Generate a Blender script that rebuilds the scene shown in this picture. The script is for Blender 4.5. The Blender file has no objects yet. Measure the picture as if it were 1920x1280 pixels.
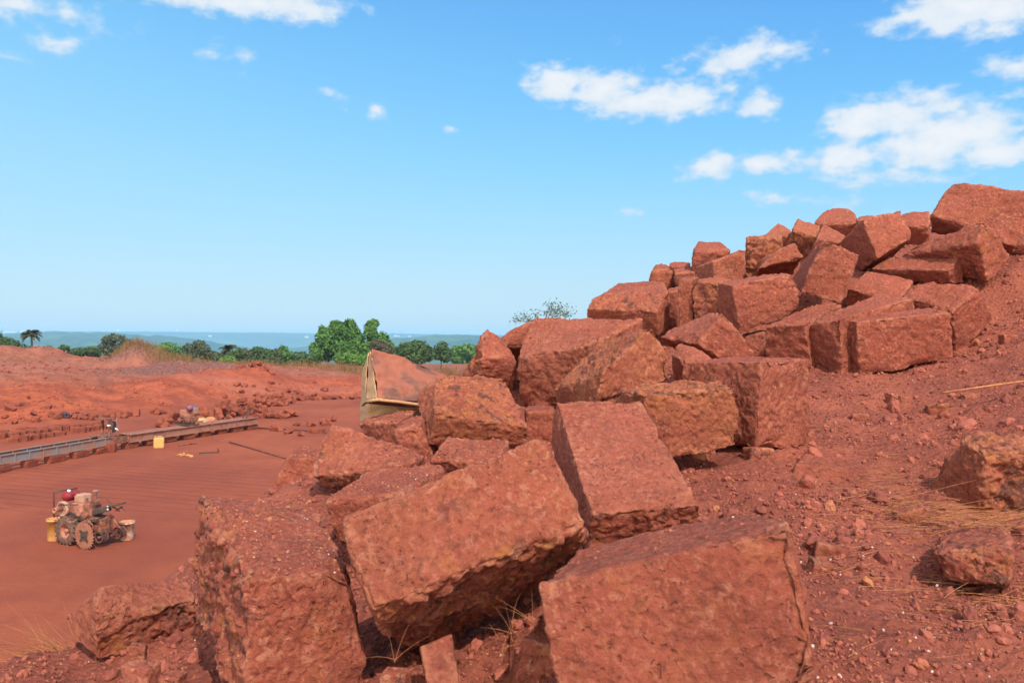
import bpy, math, random
import numpy as np
random.seed(7); rng = np.random.default_rng(7)
scene = bpy.context.scene
C = scene.collection
FPX = 1493.33            # focal length in photo pixels (28 mm on a 36 mm sensor, 1920 px wide)
CAMZ = 3.9               # the photographer squats on the bank, 3.9 m above the quarry floor

# ---------------------------------------------------------------- camera
cam = bpy.data.cameras.new('camera'); cam.lens = 28; cam.sensor_width = 36
cam.clip_start = 0.05; cam.clip_end = 20000
cam.dof.use_dof = True; cam.dof.focus_distance = 3.0; cam.dof.aperture_fstop = 14.0
co = bpy.data.objects.new('camera', cam); C.objects.link(co)
co.location = (0, 0, CAMZ); co.rotation_euler = (math.radians(90), 0, 0)
scene.camera = co
scene.view_settings.view_transform = 'Standard'; scene.view_settings.look = 'None'
scene.view_settings.exposure = EXPOSURE = 0.6; scene.view_settings.gamma = 1
scene.cycles.volume_bounces = 1; scene.cycles.max_bounces = 6
scene.cycles.use_denoising = True; scene.cycles.denoising_prefilter = 'ACCURATE'; scene.cycles.denoising_input_passes = 'RGB_ALBEDO_NORMAL'

# ---------------------------------------------------------------- sun
SUN_DIR = np.array([0.26, -0.65, 0.72]); SUN_DIR /= np.linalg.norm(SUN_DIR)
SUN_EL = math.asin(SUN_DIR[2]); SUN_AZ = math.atan2(SUN_DIR[0], SUN_DIR[1])
sl = bpy.data.lights.new('sun', 'SUN'); sl.energy = 2.95; sl.angle = math.radians(0.6); sl.color = (1, 0.93, 0.83)
so = bpy.data.objects.new('sun', sl); C.objects.link(so)
from mathutils import Vector, Matrix
so.rotation_euler = Vector(SUN_DIR).to_track_quat('Z', 'Y').to_euler()
so.location = (30, -30, 60)

# ---------------------------------------------------------------- node helper
class NT:
    def __init__(s, tree): s.t = tree
    def n(s, typ, ins=None, **props):
        nd = s.t.nodes.new(typ)
        for k, v in props.items(): setattr(nd, k, v)
        for k, v in (ins or {}).items(): s.set(nd, k, v)
        return nd
    def set(s, nd, k, v):
        sock = nd.inputs[k]
        if isinstance(v, bpy.types.NodeSocket): s.t.links.new(v, sock)
        elif isinstance(v, bpy.types.Node): s.t.links.new(v.outputs[0], sock)
        else: sock.default_value = v
    def math(s, op, a, b=0.0, c=None, clamp=False):
        ins = {0: a, 1: b}
        if c is not None: ins[2] = c
        return s.n('ShaderNodeMath', ins, operation=op, use_clamp=clamp).outputs[0]
    def vm(s, op, a, b=(0, 0, 0)):
        nd = s.n('ShaderNodeVectorMath', {0: a, 1: b}, operation=op)
        return nd.outputs['Value'] if op == 'LENGTH' else nd.outputs[0]
    def mix(s, f, a, b, blend='MIX'):
        nd = s.n('ShaderNodeMix', data_type='RGBA', blend_type=blend)
        s.set(nd, 0, f); s.set(nd, 6, a if not isinstance(a, tuple) else (*a, 1)[:4]); s.set(nd, 7, b if not isinstance(b, tuple) else (*b, 1)[:4])
        return nd.outputs[2]
    def ramp(s, x, lo, hi, a=0.0, b=1.0):
        nd = s.n('ShaderNodeMapRange', {0: x, 1: lo, 2: hi, 3: a, 4: b}, interpolation_type='SMOOTHSTEP')
        return nd.outputs[0]
    def noise(s, vec, scale, detail=4, rough=0.55, dist=0.0):
        return s.n('ShaderNodeTexNoise', {'Vector': vec, 'Scale': scale, 'Detail': detail, 'Roughness': rough, 'Distortion': dist}).outputs[0]

# ---------------------------------------------------------------- world: sky with clouds
W = bpy.data.worlds.new('World'); scene.world = W; W.use_nodes = True
W.node_tree.nodes.clear(); w = NT(W.node_tree)
sky = w.n('ShaderNodeTexSky', sky_type='NISHITA', sun_disc=False, sun_elevation=SUN_EL, sun_rotation=SUN_AZ,
          altitude=50, air_density=1.0, dust_density=0.6, ozone_density=1.6)
SKY_STR = 0.14
dirv = w.n('ShaderNodeTexCoord').outputs['Generated']
sep = w.n('ShaderNodeSeparateXYZ', {0: dirv})
az = w.math('ARCTAN2', sep.outputs[0], sep.outputs[1]); el = w.math('ARCSINE', sep.outputs[2])
comb = w.n('ShaderNodeCombineXYZ', {0: az, 1: el}).outputs[0]
# clear-air gradient of a polarised blue sky: pale at the horizon, deeper upwards and to the right
gx = w.math('ADD', el, w.math('MULTIPLY', w.math('MINIMUM', w.math('MAXIMUM', az, -.7), .7), w.math('MULTIPLY', w.ramp(el, .05, .35), .14)))
gr_ = w.n('ShaderNodeValToRGB', {0: w.math('MULTIPLY', gx, 1/.55)}); cr = gr_.color_ramp; cr.interpolation = 'B_SPLINE'
K_ = 1/(SKY_STR*2**EXPOSURE)
for i, (ps, c_) in enumerate(((0.0, (.53,.66,.745)), (.06, (.53,.695,.79)), (.2, (.43,.72,.91)), (.38, (.27,.665,.95)), (.58, (.16,.56,.98)), (.78, (.105,.45,.98)), (1.0, (.08,.36,.95)))):
    e_ = cr.elements[i] if i < 2 else cr.elements.new(ps)
    e_.position = ps; e_.color = (*c_, 1)
sc_ = w.vm('MULTIPLY', gr_.outputs[0], (K_, K_, K_))
hsv = w.n('ShaderNodeHueSaturation', {'Saturation': 1.05, 'Color': w.mix(w.ramp(el, -.02, .75, .88, .45), sky.outputs[0], sc_)})
warp = w.n('ShaderNodeTexNoise', {'Vector': comb, 'Scale': 11.0, 'Detail': 5.0, 'Roughness': 0.6})
wv = w.vm('MULTIPLY', w.vm('SUBTRACT', warp.outputs[1], (0.5, 0.5, 0.5)), (0.055, 0.03, 0))
cuv = w.vm('ADD', comb, wv)
CLOUDS = [(1040,158,48,26,1),(1135,168,65,30,1),(1250,187,105,27,1),(1200,192,70,22,.8),(1430,193,40,20,.8),(1340,172,60,18,.5),
 (1390,105,90,28,.8),(1345,125,45,20,.55),(1460,100,60,22,.55),(1270,125,35,10,.4),
 (1340,315,55,20,.9),(1430,312,95,17,.75),(1580,288,48,28,.95),(1500,302,45,17,.75),
 (1618,226,60,30,1),(1690,218,85,32,.85),(1785,250,95,36,1.05),(1745,270,90,30,1),(1880,277,65,23,.95),(1775,198,50,24,.6),
 (1640,328,95,13,.6),(1450,372,48,11,.55),(1580,375,34,14,.45),(1185,394,32,8,.55),(1670,385,28,12,.35),(1770,328,85,13,.4),
 (1790,18,75,34,1),(1870,15,85,34,1),(1700,42,48,13,.85),(1905,125,50,20,.6),(1880,175,34,14,.35),
 (460,2,160,18,.95),(565,10,50,26,.85),(370,0,85,14,.75),
 (95,75,45,13,.65),(120,25,90,30,.4),(15,3,55,20,.7),(15,112,50,9,.4),(395,92,26,18,.42),(455,108,34,16,.42),(620,170,28,10,.42),
 (712,200,19,15,.58),(645,200,20,8,.36),(845,237,24,8,.4),(1165,75,22,9,.28),(1790,80,50,8,.25)]
acc = None
for (u, v, ru, rv, amp) in CLOUDS:
    amp *= 1.15 if amp > .6 else 1.25
    a0 = math.atan2(u-960, FPX); e0 = math.atan2(640-v, math.hypot(FPX, u-960))
    d = w.vm('MULTIPLY', w.vm('SUBTRACT', cuv, (a0, e0, 0)), (FPX/ru*.72, FPX/rv*.68, 0))
    val = w.math('MULTIPLY_ADD', w.vm('LENGTH', d), -0.75*amp, amp)
    acc = val if acc is None else w.math('MAXIMUM', acc, val)
cn = w.n('ShaderNodeTexNoise', {'Vector': w.vm('MULTIPLY', comb, (1, 1.7, 1)), 'Scale': 38.0, 'Detail': 7.0, 'Roughness': 0.53}).outputs[0]
dens = w.math('ADD', acc, w.math('MULTIPLY', w.math('SUBTRACT', cn, 0.47), 1.3))
alpha = w.math('MULTIPLY', w.ramp(dens, 0.24, 0.82), 0.95)
shade = w.ramp(dens, 0.2, 1.25)
ccol = w.mix(shade, (.60*K_, .76*K_, .92*K_), (.92*K_, .93*K_, .95*K_))
lp = w.mix(alpha, hsv.outputs[0], ccol)
back_fill = w.ramp(sep.outputs[1], .3, -.6)
lp = w.mix(w.math('MULTIPLY', back_fill, .85), lp, (2.05*K_, 1.95*K_, 1.8*K_))  # extra sky brightness added behind the camera as fill light
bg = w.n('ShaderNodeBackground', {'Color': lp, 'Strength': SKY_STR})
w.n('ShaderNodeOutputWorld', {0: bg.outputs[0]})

# ---------------------------------------------------------------- numeric helpers
_perm = np.random.default_rng(3).permutation(512).astype(np.int64) % 256
_perm = np.concatenate([_perm, _perm])
_grad = np.random.default_rng(5).normal(size=(256, 3)); _grad /= np.linalg.norm(_grad, axis=1)[:, None]
def pn(p):
    """gradient noise, p (N,3) -> about -0.9..0.9"""
    i = np.floor(p).astype(np.int64); f = p-i; u = f*f*f*(f*(f*6-15)+10); i &= 255
    def h(a, b, c): return _grad[_perm[_perm[_perm[(i[:, 0]+a) & 255]+((i[:, 1]+b) & 255)]+((i[:, 2]+c) & 255)] & 255]
    def g(a, b, c): return ((f-np.array([a, b, c]))*h(a, b, c)).sum(1)
    x0 = g(0,0,0)*(1-u[:,0])+g(1,0,0)*u[:,0]; x1 = g(0,1,0)*(1-u[:,0])+g(1,1,0)*u[:,0]
    x2 = g(0,0,1)*(1-u[:,0])+g(1,0,1)*u[:,0]; x3 = g(0,1,1)*(1-u[:,0])+g(1,1,1)*u[:,0]
    return ((x0*(1-u[:,1])+x1*u[:,1])*(1-u[:,2])+(x2*(1-u[:,1])+x3*u[:,1])*u[:,2])*1.5
def fbm(p, o=4, g=0.5):
    s = np.zeros(len(p)); a = 1
    for k in range(o): s += a*pn(p*2.03**k+k*17.3); a *= g
    return s
def sstep(x, a, b):
    t = np.clip((x-a)/(b-a), 0, 1); return t*t*(3-2*t)
def pt(u, v, Y): return np.array([(u-960)/FPX*Y, Y, CAMZ+(640-v)/FPX*Y])
def onfloor(u, v, z=0.0):
    Y = (CAMZ-z)*FPX/(v-640.0); return pt(u, v, Y)

# ---------------------------------------------------------------- object helpers
def link(name, me, parent=None):
    o = bpy.data.objects.new(name, me); C.objects.link(o)
    if parent is not None: o.parent = parent
    return o
def np_mesh(name, V, F, mat, smooth=True, attrs=None):
    """fast mesh from arrays; F is (n,3) or (n,4)"""
    me = bpy.data.meshes.new(name); V = np.asarray(V, np.float32); F = np.asarray(F, np.int32); k = F.shape[1]
    me.vertices.add(len(V)); me.vertices.foreach_set('co', V.ravel())
    me.loops.add(F.size); me.loops.foreach_set('vertex_index', F.ravel())
    me.polygons.add(len(F)); me.polygons.foreach_set('loop_start', np.arange(0, F.size, k, dtype=np.int32))
    me.polygons.foreach_set('use_smooth', np.full(len(F), smooth))
    for a, val in (attrs or {}).items():
        at = me.attributes.new(a, 'FLOAT', 'POINT'); at.data.foreach_set('value', np.asarray(val, np.float32))
    me.update(calc_edges=True); me.validate()
    me.materials.append(mat); return me
class MB:
    def __init__(s): s.V = []; s.F = []; s.n = 0
    def add(s, V, F):
        V = [tuple(map(float, x)) for x in V]
        s.V += V; s.F += [tuple(int(i)+s.n for i in f) for f in F]; s.n += len(V); return s
    def build(s, name, mat, parent=None, smooth=False):
        me = bpy.data.meshes.new(name); me.from_pydata(s.V, [], s.F); me.update(); me.materials.append(mat)
        me.polygons.foreach_set('use_smooth', [smooth]*len(me.polygons))
        return link(name, me, parent)
    def box(s, c, d, ax=np.eye(3), r=None):
        """box with chamfered edges, centre c, full sizes d, axes = rows of ax"""
        d = np.array(d, float); h = d/2; r = min(h)*0.25 if r is None else min(r, min(h)*.9)
        V = []; F = []; idx = {}
        def vid(p):
            k = tuple(np.round(p, 6))
            if k not in idx:
                q = np.array(p); inn = np.clip(q, -(h-r), h-r); dd = q-inn; L = np.linalg.norm(dd)
                idx[k] = len(V); V.append(np.array(c)+(inn+dd/L*r if L > 1e-9 else q)@np.array(ax))
            return idx[k]
        for a in range(3):
            b, e = (a+1) % 3, (a+2) % 3
            lb = [-h[b], -h[b]+r, h[b]-r, h[b]]; le = [-h[e], -h[e]+r, h[e]-r, h[e]]
            for sg in (-1, 1):
                for i in range(3):
                    for j in range(3):
                        q = []
                        for (x, y) in ((i, j), (i+1, j), (i+1, j+1), (i, j+1)):
                            p = [0, 0, 0]; p[a] = sg*h[a]; p[b] = lb[x]; p[e] = le[y]; q.append(vid(p))
                        F.append(q if sg > 0 else q[::-1])
        return s.add(V, F)
    def tube(s, pts, rad, seg=8, cap=True):
        pts = [np.array(p, float) for p in pts]
        if np.isscalar(rad): rad = [rad]*len(pts)
        V = []; F = []; prev = None
        for i, p in enumerate(pts):
            t = pts[min(i+1, len(pts)-1)]-pts[max(i-1, 0)]; t /= np.linalg.norm(t)+1e-12
            if prev is None: a = np.cross(t, [0, 0, 1] if abs(t[2]) < .9 else [1, 0, 0])
            else: a = prev-t*(prev@t)
            a /= np.linalg.norm(a); prev = a; b = np.cross(t, a)
            for k in range(seg):
                th = 2*math.pi*k/seg; V.append(p+rad[i]*(a*math.cos(th)+b*math.sin(th)))
        for i in range(len(pts)-1):
            for k in range(seg):
                F.append((i*seg+k, i*seg+(k+1) % seg, (i+1)*seg+(k+1) % seg, (i+1)*seg+k))
        if cap: F.append(tuple(range(seg))[::-1]); F.append(tuple((len(pts)-1)*seg+k for k in range(seg)))
        return s.add(V, F)
    def lathe(s, prof, c, ax, seg=24):
        """prof: (radius, offset along ax)"""
        ax = np.array(ax, float); ax /= np.linalg.norm(ax)
        a = np.cross(ax, [0, 0, 1] if abs(ax[2]) < .9 else [1, 0, 0]); a /= np.linalg.norm(a); b = np.cross(ax, a)
        V = []; F = []
        for (r, x) in prof:
            for k in range(seg):
                th = 2*math.pi*k/seg; V.append(np.array(c)+ax*x+max(r, 1e-4)*(a*math.cos(th)+b*math.sin(th)))
        for i in range(len(prof)-1):
            for k in range(seg): F.append((i*seg+k, i*seg+(k+1) % seg, (i+1)*seg+(k+1) % seg, (i+1)*seg+k))
        return s.add(V, F)
def tag(o, label, cat, group=None):
    o['label'] = label; o['category'] = cat
    if group: o['group'] = group
    return o
def thing(name, label, cat, loc=(0, 0, 0), group=None):
    o = bpy.data.objects.new(name, None); C.objects.link(o); o.location = loc; o.empty_display_size = .1
    return tag(o, label, cat, group)
def rebase(o, loc):
    """move the origin of a fresh mesh object (built in world space) to loc"""
    o.data.transform(Matrix.Translation(-Vector(loc))); o.location = loc
def adopt(o, parent):
    """o was built in world space; parent is an un-rotated Empty"""
    o.data.transform(Matrix.Translation(-Vector(parent.location))); o.parent = parent
def struct(o, kind='structure'): o['kind'] = kind; return o

# ---------------------------------------------------------------- materials
def new_mat(name):
    m = bpy.data.materials.new(name); m.use_nodes = True; m.node_tree.nodes.clear(); return m, NT(m.node_tree)
def finish(t, col, rough=0.9, bump=None, metal=0.0, spec=0.25, **extra):
    b = t.n('ShaderNodeBsdfPrincipled'); 
    t.set(b, 'Base Color', col if not isinstance(col, tuple) else (*col, 1)[:4]); t.set(b, 'Roughness', rough); t.set(b, 'Metallic', metal)
    t.set(b, 'Specular IOR Level', spec)
    for k, v in extra.items(): t.set(b, k, v)
    if bump is not None: t.set(b, 'Normal', bump)
    t.n('ShaderNodeOutputMaterial', {0: b.outputs[0]}); return b
def attr(t, name): return t.n('ShaderNodeAttribute', attribute_name=name).outputs['Fac']

RED1 = (0.335, 0.083, 0.050); RED2 = (0.25, 0.061, 0.037); ORANGE = (0.39, 0.135, 0.045); PALE = (0.50, 0.21, 0.125); IRON = (0.095, 0.04, 0.032)
def laterite(name, soil=False):
    m, t = new_mat(name)
    tc = t.n('ShaderNodeTexCoord').outputs['Object']; rnd = t.n('ShaderNodeObjectInfo').outputs['Random']
    v = t.vm('ADD', tc, t.n('ShaderNodeCombineXYZ', {0: t.math('MULTIPLY', rnd, 37.0), 1: t.math('MULTIPLY', rnd, 91.0), 2: 0.0}).outputs[0])
    rough = attr(t, 'rough'); edge = attr(t, 'edge')
    n1 = t.noise(v, 5.0, 5, 0.6); col = t.mix(t.ramp(n1, 0.3, 0.7), RED1, RED2)
    n1b = t.noise(v, 2.2, 3); col = t.mix(t.ramp(n1b, 0.45, 0.7, 0, 0.35), col, (0.39, 0.125, 0.085))
    och = attr(t, 'ochre')
    col = t.mix(t.math('MULTIPLY', och, t.ramp(t.noise(v, 8.0, 5, .65), .3, .62)), col, (0.37, 0.135, 0.052))
    big = t.math('ADD', t.ramp(t.noise(v, 6.0, 3), 0.40, 0.62, 0.2, 1.0), och, clamp=True)
    n2 = t.noise(v, 24.0, 7, 0.7, 0.5)
    of = t.math('MULTIPLY', t.ramp(n2, 0.52, 0.60), t.math('MULTIPLY_ADD', rough, 0.75, 0.17), clamp=True)
    col = t.mix(t.math('MULTIPLY', of, big), col, ORANGE)
    n4 = t.noise(v, 19.0, 6, 0.7, 0.6)
    col = t.mix(t.math('MULTIPLY', t.ramp(n4, 0.53, 0.61), t.math('MULTIPLY_ADD', rough, 0.75, 0.13), clamp=True), col, IRON)
    n3 = t.noise(v, 52.0, 5, 0.65, 0.7)
    pf = t.math('MULTIPLY', t.ramp(n3, 0.555, 0.61), t.math('MULTIPLY_ADD', edge, 0.5, 0.5), clamp=True)
    pf = t.math('MULTIPLY', pf, t.ramp(t.noise(v, 4.0, 3), .38, .6, .25, 1.0))
    col = t.mix(pf, col, PALE)
    ef = t.math('MULTIPLY', edge, t.ramp(t.noise(v, 22.0, 5), 0.42, 0.6), clamp=True)
    col = t.mix(t.math('MULTIPLY', ef, 0.6), col, (0.47, 0.18, 0.10))
    # small pits: darker colour where the bump is lowered
    vp = t.vm('ADD', v, t.vm('MULTIPLY', t.vm('SUBTRACT', t.n('ShaderNodeTexNoise', {'Vector': v, 'Scale': 45.0, 'Detail': 3.0}).outputs[1], (.5, .5, .5)), (.035, .035, .035)))
    pv = t.n('ShaderNodeTexVoronoi', {'Vector': vp, 'Scale': 78.0}).outputs[0]
    pk = t.math('MULTIPLY', t.ramp(pv, .14, .30, 1, 0), t.ramp(t.noise(v, 9.0, 4), .46, .62))
    h1 = t.noise(v, 80.0, 8, 0.7)
    col = t.mix(t.math('MULTIPLY', pk, .5), col, (0.12, 0.032, 0.022))
    col = t.mix(t.ramp(h1, 0.39, 0.47, 0.5, 0.0), col, (0.14, 0.042, 0.028))
    col = t.mix(t.ramp(h1, 0.53, 0.62, 0.0, 0.35), col, (0.50, 0.19, 0.125))
    hh = t.math('ADD', h1, t.math('MULTIPLY', pk, -.45))
    bp = t.n('ShaderNodeBump', {'Strength': 1.0, 'Distance': 0.011, 'Height': hh}).outputs[0]
    finish(t, col, 0.92, bp, spec=0.2); return m
M_STONE = laterite('laterite_stone')
def soil_mat():
    m, t = new_mat('bank_soil')
    v = t.n('ShaderNodeTexCoord').outputs['Object']
    col = t.mix(t.ramp(t.noise(v, 3.0, 6, 0.65), 0.35, 0.65), (0.345, 0.098, 0.06), (0.245, 0.067, 0.043))
    n2 = t.noise(v, 55.0, 5, 0.65); col = t.mix(t.ramp(n2, 0.58, 0.7, 0, 0.5), col, (0.40, 0.15, 0.075))
    n3 = t.noise(v, 60.0, 8, 0.72); col = t.mix(t.ramp(n3, 0.38, 0.46, 0.5, 0), col, (0.13, 0.042, 0.03))
    col = t.mix(t.ramp(n3, 0.56, 0.66, 0, 0.5), col, (0.46, 0.17, 0.12))
    vo = t.n('ShaderNodeTexVoronoi', {'Vector': v, 'Scale': 60.0}).outputs[0]
    hh = t.math('ADD', t.noise(v, 70.0, 8, 0.7), t.math('MULTIPLY', vo, 0.6))
    bp = t.n('ShaderNodeBump', {'Strength': 1.0, 'Distance': 0.013, 'Height': hh}).outputs[0]
    finish(t, col, 0.95, bp, spec=0.15); return m
M_SOIL = soil_mat()
def pebble_mat():
    m, t = new_mat('pebbles')
    v = t.n('ShaderNodeTexCoord').outputs['Object']; k = attr(t, 'tint')
    col = t.mix(t.ramp(k, 0.0, 0.7), (0.21, 0.058, 0.04), (0.35, 0.102, 0.066))
    col = t.mix(t.ramp(k, 0.80, 0.86), col, (0.42, 0.17, 0.07))
    col = t.mix(t.ramp(k, 0.955, 0.965), col, (0.62, 0.45, 0.38))
    col = t.mix(t.ramp(t.noise(v, 90.0, 4), 0.5, 0.7, 0, 0.5), col, (0.20, 0.06, 0.04))
    bp = t.n('ShaderNodeBump', {'Strength': 0.6, 'Distance': 0.004, 'Height': t.noise(v, 200.0, 5)}).outputs[0]
    finish(t, col, 0.9, bp, spec=0.25); return m
M_PEB = pebble_mat()
def plain(name, c, rough=0.7, metal=0.0, var=None, scale=20, bump=0.0, cov=(0.45, 0.6), spec=0.3):
    """painted or bare surface with dust and wear of a second colour"""
    m, t = new_mat(name); v = t.n('ShaderNodeTexCoord').outputs['Object']
    col = c
    if var: col = t.mix(t.ramp(t.noise(v, scale, 5, 0.65), *cov), c, var)
    bp = t.n('ShaderNodeBump', {'Strength': bump, 'Distance': 0.01, 'Height': t.noise(v, scale*3, 5)}).outputs[0] if bump else None
    finish(t, col, rough, bp, metal, spec); return m
DUST = (0.36, 0.13, 0.075)
M_RUST = plain('rusty_steel', (0.15, 0.065, 0.045), .8, .2, DUST, 9)
M_DARK = plain('dark_oily_steel', (0.07, 0.05, 0.042), .7, .2, (0.20, 0.09, 0.06), 12, cov=(.5, .72))
M_PINK = plain('dusty_pink_paint', (0.40, 0.175, 0.12), .7, 0, DUST, 14)
M_CREAM = plain('dusty_cream_paint', (0.46, 0.27, 0.19), .65, 0, (0.42, 0.2, 0.13), 12)
M_REDT = plain('red_tank_paint', (0.24, 0.014, 0.022), .5, 0, (0.24, 0.07, 0.045), 10, cov=(.45, .7), spec=.25)
M_TYRE = plain('dusty_rubber', (0.10, 0.06, 0.046), .9, 0, (0.22, 0.10, 0.07), 14)
M_BLADE = plain('dusty_blade_steel', (0.36, 0.15, 0.09), .75, .15, (0.28, 0.10, 0.06), 10)
M_WHITE = plain('white_paint', (0.8, 0.8, 0.78), .5)
M_YEL = plain('yellow_plastic_dusty', (0.56, 0.33, 0.09), .6, 0, (0.55, 0.30, 0.12), 9)
M_ORY = plain('orange_yellow_bucket_plastic', (0.66, 0.33, 0.07), .6, 0, (0.52, 0.27, 0.15), 13, cov=(.45, .58))
M_WBUC = plain('stained_white_bucket', (0.62, 0.52, 0.42), .6, 0, (0.52, 0.22, 0.12), 11, cov=(.42, .58))
M_ORIN = plain('orange_stained_inside', (0.55, 0.22, 0.08), .7, 0, (0.45, 0.18, 0.09), 11)
M_BLUEG = plain('grey_blue_steel_paint', (0.20, 0.21, 0.22), .8, .0, (0.30, 0.15, 0.10), 3.0, cov=(.36, .58), spec=.15)
M_BLUE = plain('blue_plastic', (0.06, 0.16, 0.36), .5, 0, (0.12, 0.18, 0.3), 8)
M_BEAM = plain('dusty_girder', (0.33, 0.15, 0.10), .8, .1, (0.26, 0.10, 0.065), 4)
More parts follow.
